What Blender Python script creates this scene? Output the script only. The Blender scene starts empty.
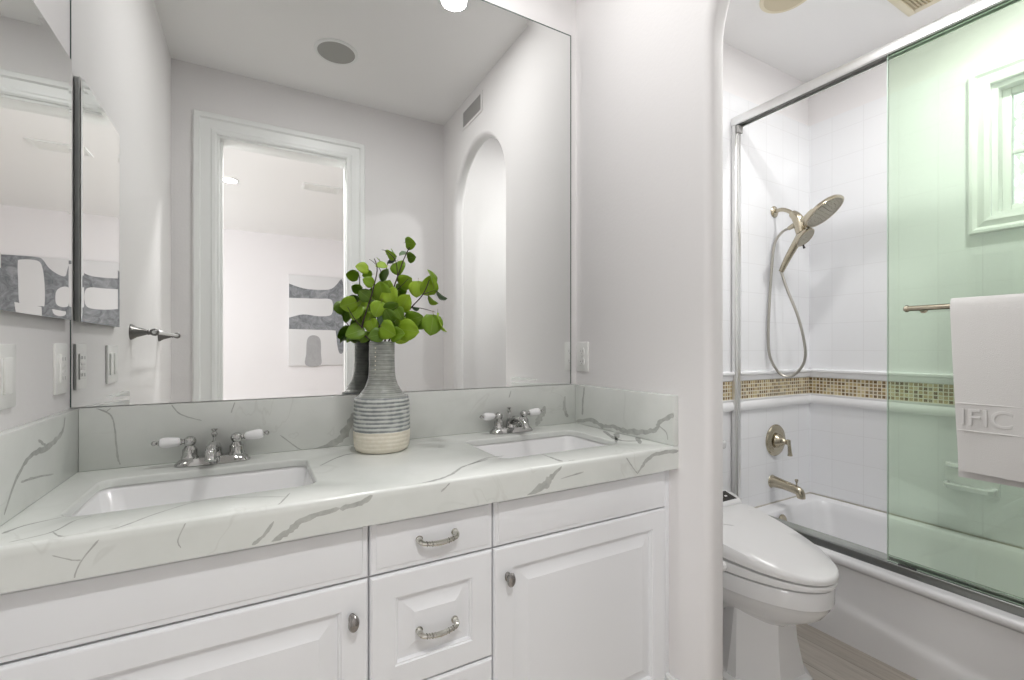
import bpy, bmesh, math, random
from mathutils import Vector, Matrix
from mathutils.geometry import tessellate_polygon
random.seed(7)
PI = math.pi
scene = bpy.context.scene
C = scene.collection

# ------------------------------------------------------------------ camera
TH = math.radians(29.115)
cam_d = bpy.data.cameras.new('camera'); cam = bpy.data.objects.new('camera', cam_d); C.objects.link(cam)
cam.location = (0, 0, 1.185); cam.rotation_euler = (PI/2, 0, -TH)
cam_d.sensor_fit = 'HORIZONTAL'; cam_d.sensor_width = 36; cam_d.lens = 458.84/1024*36
cam_d.shift_y = 7.2/1024; cam_d.clip_start = 0.02
scene.camera = cam

# ------------------------------------------------------------------ world, bedroom fill lamp, exposure
w = bpy.data.worlds.new('world'); scene.world = w; w.use_nodes = True
bg = w.node_tree.nodes['Background']; bg.inputs[0].default_value = (0.93, 0.97, 1, 1); bg.inputs[1].default_value = 1.6
CAN_W, BATH_FILL_W, BED_W, BED_FILL_W = 0.9, 13.5, 2.1, 41.0
def area(name, loc, rot, size, watts, col=(1, 1, 1), size_y=None, shape=None, parent=None):
    d = bpy.data.lights.new(name, 'AREA'); d.energy = watts; d.color = col; d.size = size
    d.shape = shape or ('RECTANGLE' if size_y else 'DISK')
    if size_y: d.size_y = size_y
    o = bpy.data.objects.new(name, d); C.objects.link(o); o.location = loc; o.rotation_euler = rot
    if parent: o.parent = parent
    return o
# lamp added to brighten the bedroom, behind an invented window out of view
area('bedroom_fill_lamp', (-2.66, -2.1, 1.5), (0, -PI/2 - 0.55, 0), 1.7, BED_FILL_W, (1, 0.99, 0.98), 2.3)
vs = scene.view_settings
vs.view_transform = 'Standard'; vs.look = 'None'; vs.gamma = 1; vs.use_curve_mapping = False; vs.exposure = 0.55
cy = scene.cycles
cy.use_denoising = True; cy.max_bounces = 14; cy.diffuse_bounces = 7; cy.glossy_bounces = 8; cy.transmission_bounces = 8; cy.transparent_max_bounces = 16
cy.caustics_reflective = False; cy.caustics_refractive = False; cy.sample_clamp_indirect = 6

# ------------------------------------------------------------------ helpers
def newbm(): return bmesh.new()
def join(*bms):
    out = newbm()
    for b in bms:
        me = bpy.data.meshes.new('t'); b.to_mesh(me); b.free(); out.from_mesh(me); bpy.data.meshes.remove(me)
    return out
def box(x0, x1, y0, y1, z0, z1, bev=0, seg=2):
    b = newbm()
    bmesh.ops.create_cube(b, size=1)
    for v in b.verts:
        v.co = ((x0+x1)/2 + v.co.x*(x1-x0), (y0+y1)/2 + v.co.y*(y1-y0), (z0+z1)/2 + v.co.z*(z1-z0))
    if bev: bmesh.ops.bevel(b, geom=b.edges[:], offset=bev, segments=seg, profile=0.5, affect='EDGES')
    return b
def xf(b, m):
    bmesh.ops.transform(b, matrix=m, verts=b.verts); return b
def axis_m(loc, direction):
    """matrix taking +Z to direction, at loc"""
    return Matrix.Translation(loc) @ Vector(direction).normalized().to_track_quat('Z', 'Y').to_matrix().to_4x4()
def rings(secs, closed=True, cap=(True, True)):
    b = newbm(); R = [[b.verts.new(p) for p in s] for s in secs]; n = len(secs[0])
    for i in range(len(R)-1):
        for j in range(n if closed else n-1):
            k = (j+1) % n
            b.faces.new((R[i][j], R[i][k], R[i+1][k], R[i+1][j]))
    if closed and cap[0] and n > 2: b.faces.new(R[0][::-1])
    if closed and cap[1] and n > 2: b.faces.new(R[-1])
    bmesh.ops.recalc_face_normals(b, faces=b.faces)
    return b
def lathe(prof, n=32, m=None, cap=(True, True)):
    secs = [[(max(r, 1e-5)*math.cos(2*PI*k/n), max(r, 1e-5)*math.sin(2*PI*k/n), z) for k in range(n)] for r, z in prof]
    b = rings(secs, True, cap)
    if m is not None: xf(b, m)
    return b
def smooth(pts, per=6, closed=False, corners=False):
    P = [Vector(p) for p in pts]; n = len(P); out = []
    rng = range(n if closed else n-1)
    for i in rng:
        if closed: a, b_, c, d = P[i-1], P[i], P[(i+1) % n], P[(i+2) % n]
        else: a, b_, c, d = P[max(i-1, 0)], P[i], P[i+1], P[min(i+2, n-1)]
        if corners and (c-b_).length < 1e-6: continue
        for k in range(per):
            t = k/per
            out.append(0.5*((2*b_) + (c-a)*t + (2*a-5*b_+4*c-d)*t*t + (3*b_-a-3*c+d)*t**3))
    if not closed: out.append(P[-1])
    return out
def tube(pts, r, n=12, squash=None):
    P = [Vector(p) for p in pts]; m = len(P)
    rs = r if isinstance(r, (list, tuple)) else [r]*m
    if len(rs) != m:
        rs = [rs[min(int(i/(m-1)*(len(rs)-1)), len(rs)-2)]*(1-(i/(m-1)*(len(rs)-1)-min(int(i/(m-1)*(len(rs)-1)), len(rs)-2))) + rs[min(int(i/(m-1)*(len(rs)-1)), len(rs)-2)+1]*(i/(m-1)*(len(rs)-1)-min(int(i/(m-1)*(len(rs)-1)), len(rs)-2)) for i in range(m)]
    secs = []; u = None
    for i in range(m):
        t = (P[min(i+1, m-1)] - P[max(i-1, 0)]).normalized()
        if u is None: u = t.orthogonal().normalized()
        u = (u - t*u.dot(t)).normalized(); v = t.cross(u)
        secs.append([P[i] + (u*math.cos(2*PI*k/n) + v*math.sin(2*PI*k/n))*rs[i] for k in range(n)])
    return rings(secs)
def prism(poly, plane, a, b_):
    """polygon in plane 'yz','xz','xy' extruded between a and b_ along the other axis"""
    f = {'yz': lambda p, d: (d, p[0], p[1]), 'xz': lambda p, d: (p[0], d, p[1]), 'xy': lambda p, d: (p[0], p[1], d)}[plane]
    return rings([[f(p, a) for p in poly], [f(p, b_) for p in poly]])
def rrect(x0, x1, y0, y1, r, n=5):
    out = []
    for cx, cyy, a0 in ((x1-r, y1-r, 0), (x0+r, y1-r, PI/2), (x0+r, y0+r, PI), (x1-r, y0+r, 1.5*PI)):
        for k in range(n+1):
            a = a0 + k/n*PI/2; out.append((cx + r*math.cos(a), cyy + r*math.sin(a)))
    return out

def link_mesh(name, b, mat, origin=(0, 0, 0), ang=35):
    me = bpy.data.meshes.new(name)
    bmesh.ops.translate(b, verts=b.verts, vec=-Vector(origin))
    b.to_mesh(me); b.free()
    for p in me.polygons: p.use_smooth = True
    me.set_sharp_from_angle(angle=math.radians(ang))
    if mat: me.materials.append(mat)
    o = bpy.data.objects.new(name, me); C.objects.link(o); return o
def wloc(o):
    v = Vector((0, 0, 0))
    while o: v += o.location; o = o.parent
    return v
def part(name, b, mat, parent, label=None, ang=35, kind=None):
    """b is authored in world coordinates; parents are never rotated while building"""
    o = link_mesh(name, b, mat, wloc(parent), ang); o.parent = parent
    if label: o['label'] = label
    if kind: o['kind'] = kind
    return o
def thing(name, loc, label, cat, group=None):
    o = bpy.data.objects.new(name, None); C.objects.link(o); o.location = loc; o.empty_display_size = 0.05
    o['label'] = label; o['category'] = cat
    if group: o['group'] = group
    return o
def solo(name, b, mat, loc, label, cat, group=None, ang=35):
    o = link_mesh(name, b, mat, loc, ang); o.location = loc; o['label'] = label; o['category'] = cat
    if group: o['group'] = group
    return o
def struct(name, b, mat, ang=35):
    o = link_mesh(name, b, mat, (0, 0, 0), ang); o['kind'] = 'structure'; return o

# ------------------------------------------------------------------ materials
def mat(name, col, rough=0.5, metal=0.0, spec=0.5, coat=0.0):
    m = bpy.data.materials.new(name); m.use_nodes = True
    p = m.node_tree.nodes['Principled BSDF']
    p.inputs['Base Color'].default_value = (*col, 1); p.inputs['Roughness'].default_value = rough
    p.inputs['Metallic'].default_value = metal; p.inputs['Specular IOR Level'].default_value = spec
    p.inputs['Coat Weight'].default_value = coat
    return m
class N:
    def __init__(s, m): s.t = m.node_tree; s.p = s.t.nodes['Principled BSDF']
    def n(s, typ, **kw):
        x = s.t.nodes.new(typ)
        for k, v in kw.items():
            if k.startswith('i_'): 
                key = k[2:]; key = int(key) if key.isdigit() else key
                x.inputs[key].default_value = v
            else: setattr(x, k, v)
        return x
    def l(s, a, b): s.t.links.new(a, b)
    def math(s, op, a, b=None, c=None):
        x = s.t.nodes.new('ShaderNodeMath'); x.operation = op
        for i, v in enumerate((a, b, c)):
            if v is None: continue
            if isinstance(v, (int, float)): x.inputs[i].default_value = v
            else: s.l(v, x.inputs[i])
        return x.outputs[0]
    def mix(s, fac, a, b):
        x = s.t.nodes.new('ShaderNodeMix'); x.data_type = 'RGBA'
        for sock, v in ((x.inputs[0], fac), (x.inputs[6], a), (x.inputs[7], b)):
            if isinstance(v, (int, float)): sock.default_value = v
            elif isinstance(v, tuple): sock.default_value = (*v, 1) if len(v) == 3 else v
            else: s.l(v, sock)
        return x.outputs[2]
    def ramp(s, fac, stops, interp='LINEAR'):
        x = s.t.nodes.new('ShaderNodeValToRGB'); x.color_ramp.interpolation = interp
        e = x.color_ramp.elements
        while len(e) < len(stops): e.new(0.5)
        for el, (p, c) in zip(e, stops): el.position = p; el.color = (*c, 1) if len(c) == 3 else c
        s.l(fac, x.inputs[0]); return x.outputs[0]
    def obj(s):
        x = s.t.nodes.new('ShaderNodeTexCoord'); return x.outputs['Object']
    def sep(s, v):
        x = s.t.nodes.new('ShaderNodeSeparateXYZ'); s.l(v, x.inputs[0]); return x.outputs
    def bump(s, h, strength=0.2, dist=0.01):
        x = s.t.nodes.new('ShaderNodeBump'); x.inputs['Strength'].default_value = strength; x.inputs['Distance'].default_value = dist
        s.l(h, x.inputs['Height']); s.l(x.outputs[0], s.p.inputs['Normal'])
    def noise(s, vec, scale, detail=3, rough=0.5, dist=0.0):
        x = s.t.nodes.new('ShaderNodeTexNoise'); x.inputs['Scale'].default_value = scale; x.inputs['Detail'].default_value = detail
        x.inputs['Roughness'].default_value = rough; x.inputs['Distortion'].default_value = dist
        s.l(vec, x.inputs['Vector']); return x.outputs['Fac']

def m_wall(name, col):
    m = mat(name, col, 0.7, spec=0.3); n = N(m)
    n.bump(n.noise(n.obj(), 90, 4), 0.12, 0.004); return m
M_wall = m_wall('wall_paint', (0.80, 0.783, 0.783))
M_ceil = m_wall('ceiling_paint', (0.89, 0.885, 0.88))
M_bed = m_wall('bedroom_paint', (0.85, 0.83, 0.845))
M_trim = mat('trim_paint', (0.84, 0.85, 0.84), 0.35)
M_cab = mat('cabinet_lacquer', (0.83, 0.84, 0.86), 0.32)
M_gap = mat('cabinet_shadow_gap', (0.50, 0.50, 0.50), 0.7)
M_porc = mat('white_porcelain', (0.82, 0.82, 0.825), 0.08, coat=0.3)
M_tubw = mat('white_enamel', (0.80, 0.80, 0.81), 0.22, coat=0.0)
M_plast = mat('white_plastic', (0.87, 0.87, 0.87), 0.25)
M_plate = mat('white_cover_plate', (0.86, 0.86, 0.84), 0.3)
M_chrome = mat('chrome', (0.52, 0.52, 0.51), 0.06, 1.0)
M_alu = mat('brushed_aluminium', (0.80, 0.80, 0.79), 0.33, 1.0)
M_track = mat('shaded_aluminium_track', (0.27, 0.28, 0.27), 0.3, 1.0)  # aluminium of the track, its shade put into a darker colour
M_alud = mat('dark_track_channel', (0.16, 0.16, 0.15), 0.4, 0.7)
M_nick = mat('brushed_nickel', (0.50, 0.45, 0.35), 0.24, 1.0)
M_nickd = mat('nozzle_face', (0.44, 0.41, 0.34), 0.4, 0.8)
M_pewt = mat('pewter', (0.36, 0.35, 0.34), 0.27, 1.0)
M_pull = mat('polished_nickel', (0.62, 0.61, 0.56), 0.16, 1.0)
M_pewd = mat('dark_pewter', (0.17, 0.165, 0.16), 0.3, 1.0)
M_black = mat('black_gloss', (0.015, 0.015, 0.016), 0.15)
M_dark = mat('dark_slot', (0.05, 0.05, 0.05), 0.6)
M_slot = mat('grey_slot', (0.35, 0.35, 0.34), 0.6)
M_bodyg = mat('grey_cabinet_side', (0.55, 0.56, 0.55), 0.3, 0.5)
M_cream = mat('aged_cream_plastic', (0.76, 0.70, 0.54), 0.5)
M_creamd = mat('aged_cream_grille', (0.62, 0.55, 0.40), 0.6)
M_grille = mat('speaker_mesh_grey', (0.38, 0.38, 0.36), 0.6)
M_mirror = mat('silvered_mirror', (0.925, 0.935, 0.925), 0.0, 1.0)
M_edge = mat('dark_mirror_border', (0.10, 0.13, 0.12), 0.2)
M_vent = mat('vent_louver_grey', (0.42, 0.41, 0.40), 0.5)
M_hose = mat('metal_hose', (0.46, 0.44, 0.40), 0.3, 1.0)
M_bark = mat('dark_twig', (0.07, 0.045, 0.035), 0.7)
M_canvas = mat('white_canvas', (0.72, 0.715, 0.725), 0.8)
M_grout = mat('discoloured_caulk', (0.50, 0.47, 0.41), 0.8)

def m_paint(name, c0, c1):
    m = mat(name, c0, 0.8); n = N(m); f = n.noise(n.obj(), 9, 6, 0.7, 1.5)
    n.l(n.ramp(f, [(0.35, c0), (0.68, c1)]), n.p.inputs['Base Color']); return m
M_ink = m_paint('slate_paint', (0.15, 0.16, 0.175), (0.37, 0.38, 0.40))
M_inkl = m_paint('pale_grey_paint', (0.38, 0.38, 0.39), (0.44, 0.44, 0.45))

def m_emit(name, col, s):
    m = mat(name, col, 0.5); p = m.node_tree.nodes['Principled BSDF']
    p.inputs['Emission Color'].default_value = (*col, 1); p.inputs['Emission Strength'].default_value = s; return m
M_lens = m_emit('lamp_lens', (1, 0.98, 0.95), 6.0)

# engineered quartz with grey veins
def m_quartz():
    m = mat('veined_quartz', (0.7, 0.7, 0.7), 0.16); n = N(m)
    o = n.obj()
    mp = n.n('ShaderNodeMapping'); mp.inputs['Rotation'].default_value = (0.5, 0.35, 0.75); mp.inputs['Location'].default_value = (3.1, 1.7, 0.35)
    n.l(o, mp.inputs[0]); v = mp.outputs[0]
    def vein(scale, wd, dist, det=4):
        f = n.noise(v, scale, det, 0.5, dist)
        d = n.math('ABSOLUTE', n.math('SUBTRACT', f, 0.5))
        x = n.t.nodes.new('ShaderNodeMapRange'); x.interpolation_type = 'SMOOTHSTEP'
        x.inputs['From Min'].default_value = 0; x.inputs['From Max'].default_value = wd; x.inputs['To Min'].default_value = 1; x.inputs['To Max'].default_value = 0
        n.l(d, x.inputs['Value']); return x.outputs[0]
    msk = n.noise(v, 2.1, 2)
    mk = n.ramp(msk, [(0.46, (0, 0, 0)), (0.60, (1, 1, 1))])
    big = n.math('MULTIPLY', vein(1.55, 0.017, 0.6), mk)
    thin = n.math('MULTIPLY', vein(3.4, 0.008, 0.9), n.ramp(n.noise(v, 3.3, 2), [(0.48, (0, 0, 0)), (0.6, (0.75, 0.75, 0.75))]))
    cloud = n.ramp(n.noise(v, 4.5, 5, 0.6), [(0.3, (0.635, 0.655, 0.625)), (0.7, (0.715, 0.73, 0.705))])
    c = n.mix(n.math('MULTIPLY', big, 0.12), cloud, (0.34, 0.35, 0.33))
    c = n.mix(n.math('MULTIPLY', thin, 0.25), c, (0.42, 0.42, 0.385))
    n.l(c, n.p.inputs['Base Color']); return m
M_quartz = m_quartz()
M_vein = mat('quartz_vein_grey', (0.45, 0.46, 0.43), 0.16)
_n = N(M_vein); _n.l(_n.ramp(_n.noise(_n.obj(), 60, 4, 0.6), [(0.3, (0.37, 0.38, 0.36)), (0.7, (0.50, 0.51, 0.485))]), _n.p.inputs['Base Color'])

def m_tile(name, ax, off):
    """6 inch glazed tile on a vertical wall; ax picks the horizontal axis"""
    m = mat(name, (0.83, 0.83, 0.85), 0.12); n = N(m); s = n.sep(n.obj())
    T = 0.1524
    def edge(c, o):
        f = n.math('FRACT', n.math('DIVIDE', n.math('ADD', c, 20*T + o), T))
        return n.math('MINIMUM', f, n.math('SUBTRACT', 1.0, f))
    e = n.math('MINIMUM', edge(s[ax], off), edge(s[2], -0.862 + 6*T))
    x = n.t.nodes.new('ShaderNodeMapRange'); x.inputs['From Min'].default_value = 0.004; x.inputs['From Max'].default_value = 0.012
    n.l(e, x.inputs['Value'])
    cl = n.mix(x.outputs[0], (0.77, 0.77, 0.78), (0.84, 0.845, 0.86)); n.l(cl, n.p.inputs['Base Color'])
    n.bump(x.outputs[0], 0.25, 0.002); return m
M_tile_x = m_tile('glazed_tile_end', 0, -2.82 + 0.12)
M_tile_y = m_tile('glazed_tile_side', 1, -1.49 + 0.12)
M_rail = mat('glazed_rail_tile', (0.86, 0.86, 0.87), 0.1)

def m_mosaic(name, ax):
    m = mat(name, (0.4, 0.3, 0.15), 0.12); n = N(m); s = n.sep(n.obj()); T = 0.0186
    def fr(c, o): return n.math('FRACT', n.math('DIVIDE', n.math('ADD', c, 10*T + o), T))
    def fl(c, o): return n.math('FLOOR', n.math('DIVIDE', n.math('ADD', c, 10*T + o), T))
    a, b = fr(s[ax], 0), fr(s[2], -0.9195 + 40*T)
    e = n.math('MINIMUM', n.math('MINIMUM', a, n.math('SUBTRACT', 1.0, a)), n.math('MINIMUM', b, n.math('SUBTRACT', 1.0, b)))
    cv = n.n('ShaderNodeCombineXYZ'); n.l(fl(s[ax], 0), cv.inputs[0]); n.l(fl(s[2], -0.9195 + 40*T), cv.inputs[1])
    wn = n.n('ShaderNodeTexWhiteNoise', noise_dimensions='2D'); n.l(cv.outputs[0], wn.inputs['Vector'])
    c = n.ramp(wn.outputs[0], [(0, (0.17, 0.11, 0.05)), (0.25, (0.30, 0.21, 0.10)), (0.5, (0.46, 0.36, 0.18)), (0.75, (0.26, 0.21, 0.13)), (0.9, (0.58, 0.49, 0.30))], 'CONSTANT')
    g = n.math('GREATER_THAN', e, 0.12)
    n.l(n.mix(g, (0.74, 0.69, 0.56), c), n.p.inputs['Base Color'])
    n.bump(g, 0.3, 0.002); return m
M_mos_x, M_mos_y = m_mosaic('glass_mosaic_end', 0), m_mosaic('glass_mosaic_side', 1)

def m_floor():
    m = mat('grey_plank_floor', (0.4, 0.37, 0.33), 0.4); n = N(m); o = n.obj()
    mp = n.n('ShaderNodeMapping'); mp.inputs['Rotation'].default_value = (0, 0, PI/2); n.l(o, mp.inputs[0])
    br = n.n('ShaderNodeTexBrick'); br.offset = 0.37
    for k, v in (('Scale', 1.0), ('Mortar Size', 0.0015), ('Brick Width', 1.2), ('Row Height', 0.15)): br.inputs[k].default_value = v
    br.inputs['Color1'].default_value = (0.44, 0.405, 0.36, 1); br.inputs['Color2'].default_value = (0.52, 0.49, 0.45, 1); br.inputs['Mortar'].default_value = (0.25, 0.23, 0.2, 1)
    n.l(mp.outputs[0], br.inputs['Vector'])
    m2 = n.n('ShaderNodeMapping'); m2.inputs['Scale'].default_value = (22, 1.4, 1); n.l(o, m2.inputs[0])
    g = n.noise(m2.outputs[0], 2.5, 6, 0.65, 0.6)
    gr = n.ramp(g, [(0.3, (0.72, 0.70, 0.67)), (0.7, (1.08, 1.07, 1.05))])
    x = n.n('ShaderNodeMix', data_type='RGBA', blend_type='MULTIPLY'); x.inputs[0].default_value = 1
    n.l(br.outputs['Color'], x.inputs[6]); n.l(gr, x.inputs[7]); n.l(x.outputs[2], n.p.inputs['Base Color'])
    return m
M_floor = m_floor()

def m_glass(name, tint, speck=0.0, fres=1.45):
    m = bpy.data.materials.new(name); m.use_nodes = True; t = m.node_tree; t.nodes.clear()
    out = t.nodes.new('ShaderNodeOutputMaterial'); mx = t.nodes.new('ShaderNodeMixShader')
    tr = t.nodes.new('ShaderNodeBsdfTransparent'); tr.inputs[0].default_value = (*tint, 1)
    gl = t.nodes.new('ShaderNodeBsdfGlossy'); gl.inputs['Roughness'].default_value = 0.0; gl.inputs[0].default_value = (0.9, 1, 0.93, 1)
    fr = t.nodes.new('ShaderNodeFresnel'); fr.inputs[0].default_value = fres
    t.links.new(fr.outputs[0], mx.inputs[0]); t.links.new(tr.outputs[0], mx.inputs[1]); t.links.new(gl.outputs[0], mx.inputs[2])
    last = mx
    if speck:                                           # dried water spots
        df = t.nodes.new('ShaderNodeBsdfTranslucent'); df.inputs[0].default_value = (0.9, 0.95, 0.9, 1)
        tc = t.nodes.new('ShaderNodeTexCoord'); nz = t.nodes.new('ShaderNodeTexNoise'); nz.inputs['Scale'].default_value = 420; nz.inputs['Detail'].default_value = 2
        t.links.new(tc.outputs['Object'], nz.inputs['Vector'])
        rp = t.nodes.new('ShaderNodeValToRGB'); rp.color_ramp.elements[0].position = 0.5; rp.color_ramp.elements[1].position = 0.72
        rp.color_ramp.elements[1].color = (speck, speck, speck, 1); t.links.new(nz.outputs[0], rp.inputs[0])
        m2 = t.nodes.new('ShaderNodeMixShader'); t.links.new(rp.outputs[0], m2.inputs[0]); t.links.new(mx.outputs[0], m2.inputs[1]); t.links.new(df.outputs[0], m2.inputs[2]); last = m2
    t.links.new(last.outputs[0], out.inputs[0]); return m
M_glass_o = m_glass('green_tinted_glass_outer', (0.938, 0.981, 0.928), 0.03)
M_glass_i = m_glass('green_tinted_glass_inner', (0.955, 0.987, 0.950))
M_pane = m_glass('window_glass', (0.99, 1, 0.995))
M_gedge = mat('polished_glass_edge', (0.72, 0.86, 0.76), 0.1)

def m_vase():
    m = mat('striped_stoneware', (0.5, 0.5, 0.5), 0.2); n = N(m); o = n.obj(); s = n.sep(o); z = s[2]
    wob = n.math('MULTIPLY', n.noise(o, 14, 3), 0.004)
    zz = n.math('ADD', z, wob)
    st = n.math('SINE', n.math('MULTIPLY', zz, 2*PI/0.0115))
    nz = n.noise(o, 40, 4)
    body = n.ramp(n.math('ADD', n.math('MULTIPLY', st, 0.3), nz), [(0.20, (0.22, 0.24, 0.245)), (0.45, (0.42, 0.44, 0.435)), (0.72, (0.62, 0.64, 0.61))])
    fine = n.math('SINE', n.math('MULTIPLY', z, 2*PI/0.0052))
    neck = n.ramp(n.math('ADD', n.math('MULTIPLY', fine, 0.16), nz), [(0.3, (0.26, 0.275, 0.255)), (0.7, (0.38, 0.395, 0.365))])
    c = n.mix(n.math('GREATER_THAN', z, 0.158), body, neck)
    cream = n.ramp(n.noise(o, 120, 3), [(0.3, (0.76, 0.71, 0.59)), (0.65, (0.81, 0.77, 0.66))])
    c = n.mix(n.math('GREATER_THAN', zz, 0.063), cream, c)
    n.l(c, n.p.inputs['Base Color'])
    n.l(n.math('MULTIPLY_ADD', n.math('LESS_THAN', z, 0.061), 0.45, 0.16), n.p.inputs['Roughness'])
    n.bump(st, 0.25, 0.003); return m
M_vase = m_vase()
def m_leaf():
    m = mat('leaf_green', (0.1, 0.2, 0.02), 0.38); n = N(m)
    oi = n.n('ShaderNodeObjectInfo')
    c = n.ramp(oi.outputs['Random'], [(0.0, (0.12, 0.23, 0.014)), (0.35, (0.21, 0.36, 0.016)), (0.7, (0.29, 0.46, 0.02)), (1.0, (0.38, 0.54, 0.035))])
    s = n.sep(n.obj())
    vein = n.math('LESS_THAN', n.math('ABSOLUTE', s[0]), 0.0007)
    n.l(n.mix(n.math('MULTIPLY', vein, 0.4), c, (0.45, 0.55, 0.15)), n.p.inputs['Base Color'])
    tl = n.n('ShaderNodeBsdfTranslucent'); mx = n.n('ShaderNodeMixShader'); mx.inputs[0].default_value = 0.3
    hs = n.n('ShaderNodeHueSaturation'); hs.inputs['Value'].default_value = 1.5; n.l(c, hs.inputs['Color']); n.l(hs.outputs[0], tl.inputs[0])
    out = n.t.nodes['Material Output']; n.l(n.p.outputs[0], mx.inputs[1]); n.l(tl.outputs[0], mx.inputs[2]); n.l(mx.outputs[0], out.inputs[0])
    return m
M_leaf = m_leaf()
M_leafd = mat('leaf_dusky', (0.10, 0.17, 0.08), 0.45)
def m_towel():
    m = mat('white_terry', (0.73, 0.72, 0.705), 0.95, spec=0.1); n = N(m)
    n.bump(n.noise(n.obj(), 520, 2), 0.35, 0.003); return m
M_towel = m_towel()
M_tree = mat('overexposed_tree_leaf', (0.74, 0.79, 0.70), 0.6)  # leaf colour paled to carry the overexposure
M_trunk = mat('tree_bark', (0.30, 0.26, 0.22), 0.8)

# ------------------------------------------------------------------ key dimensions
XL, XR, YB, YN, H = -0.396, 1.1325, 1.5, -0.02, 2.72   # left wall, arch wall, mirror wall, doorway wall, ceiling
XT = 2.82                                              # long wall by the tub
AW = 0.075                                             # arch wall thickness
BX0, BX1, BY = -2.6, 3.4, -4.02                        # bedroom

# ------------------------------------------------------------------ room shell
struct('floor', box(BX0-0.1, BX1+0.1, BY-0.1, YB+0.1, -0.08, 0), M_floor)
struct('ceiling', box(BX0-0.1, BX1+0.1, BY-0.1, YB+0.1, H, H+0.08), M_ceil)
struct('wall_left', box(XL-0.1, XL, YN, YB, 0, H), M_wall)
struct('wall_back', box(XL-0.1, XT+0.1, YB, YB+0.1, 0, H), M_wall)
DX0, DX1, DZ = -0.195, 0.513, 2.362                    # doorway
struct('wall_doorway', join(box(BX0, DX0, YN-0.12, YN, 0, H), box(DX1, BX1, YN-0.12, YN, 0, H), box(DX0, DX1, YN-0.12, YN, DZ, H)), M_wall)
# arch wall
A0, A1, AR, AZ = 0.17, 0.872, 0.351, 2.062
poly = [(YN, 0), (A0, 0)]
for k in range(33):
    a = PI - k/32*PI; poly.append((0.521 + AR*math.cos(a), AZ + AR*math.sin(a)))
poly += [(A1, 0), (YB, 0), (YB, H), (YN, H)]
b = prism(poly, 'yz', XR, XR+AW)
sel = [e for e in b.edges if all(A0-1e-4 <= v.co.y <= A1+1e-4 for v in e.verts) and abs(e.verts[0].co.x-e.verts[1].co.x) < 1e-5
       and not all(v.co.z < 1e-4 for v in e.verts)]
bmesh.ops.bevel(b, geom=sel, offset=0.024, segments=5, profile=0.5, affect='EDGES', clamp_overlap=False)
struct('wall_arch', b, M_wall, 25)
# long tub wall with the window opening
WY0, WY1, WZ0, WZ1 = 0.10, 0.735, 1.755, 2.335
def holed(x0, x1, z0, z1): return join(box(x0, x1, YN, WY0, z0, z1), box(x0, x1, WY1, YB, z0, z1), box(x0, x1, WY0, WY1, z0, WZ0), box(x0, x1, WY0, WY1, WZ1, z1))
struct('wall_tub_side', holed(XT, XT+0.12, 0, H), M_wall)
TZ = 2.47
wt = struct('wall_tile_side', holed(XT-0.01, XT, 0.345, TZ), M_tile_y)
we = struct('wall_tile_end', box(1.82, XT-0.01, YB-0.01, YB, 0, TZ), M_tile_x)
def rail_prof(z0, z1, d):
    h = z1-z0
    return [(0, z0), (d*0.35, z0+h*0.04), (d*0.55, z0+h*0.25), (d*0.55, z0+h*0.55), (d, z0+h*0.72), (d, z0+h*0.92), (d*0.6, z1), (0, z1)]
for z0, z1 in ((1.012, 1.060), (0.862, 0.919)):
    pr = rail_prof(z0, z1, 0.022) if z0 > 1 else [(0, z0), (0.013, z0), (0.018, z0+0.012), (0.018, z0+0.03), (0.011, z1-0.012), (0.014, z1), (0, z1)]
    part('chair_rail', rings([[(1.82, YB-0.01-p, z) for p, z in pr], [(XT-0.01, YB-0.01-p, z) for p, z in pr]]), M_rail, we)
    part('chair_rail', rings([[(XT-0.01-p, YN, z) for p, z in pr], [(XT-0.01-p, YB-0.01, z) for p, z in pr]]), M_rail, wt)
part('mosaic_band', box(1.82, XT-0.01, YB-0.015, YB-0.01, 0.919, 1.012), M_mos_x, we)
part('mosaic_band', box(XT-0.015, XT-0.01, YN, YB-0.01, 0.919, 1.012), M_mos_y, wt)
part('caulk_line', box(2.10, XT-0.01, YB-0.0145, YB-0.0095, 0.338, 0.343), M_grout, we)
part('caulk_line', box(XT-0.0145, XT-0.0095, YN, YB-0.01, 0.338, 0.343), M_grout, wt)
# bedroom
struct('wall_bedroom_far', box(BX0, BX1, BY-0.1, BY, 0, H), M_bed)
struct('wall_bedroom_right', box(BX1, BX1+0.1, BY, YN, 0, H), M_bed)
struct('wall_bedroom_left', join(box(BX0-0.1, BX0, BY, -3.3, 0, H), box(BX0-0.1, BX0, -0.9, YN, 0, H), box(BX0-0.1, BX0, -3.3, -0.9, 0, 0.6), box(BX0-0.1, BX0, -3.3, -0.9, 2.4, H)), M_bed)
# baseboards
def baseb(name, x0, x1, y0, y1):
    struct(name, join(box(x0, x1, y0, y1, 0, 0.145, 0.003), box(min(x0, x1), max(x0, x1), y0, y1, 0.145, 0.165, 0.004)), M_trim)
baseb('baseboard_arch', XR-0.016, XR, A1+0.03, 1.06)
baseb('baseboard_jamb', XR+0.02, XR+AW-0.02, A1-0.014, A1)
baseb('baseboard_bath', XR+AW, XR+AW+0.014, A1+0.03, YB)
baseb('baseboard_left', XL, XL+0.014, YN, 0.95)
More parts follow.
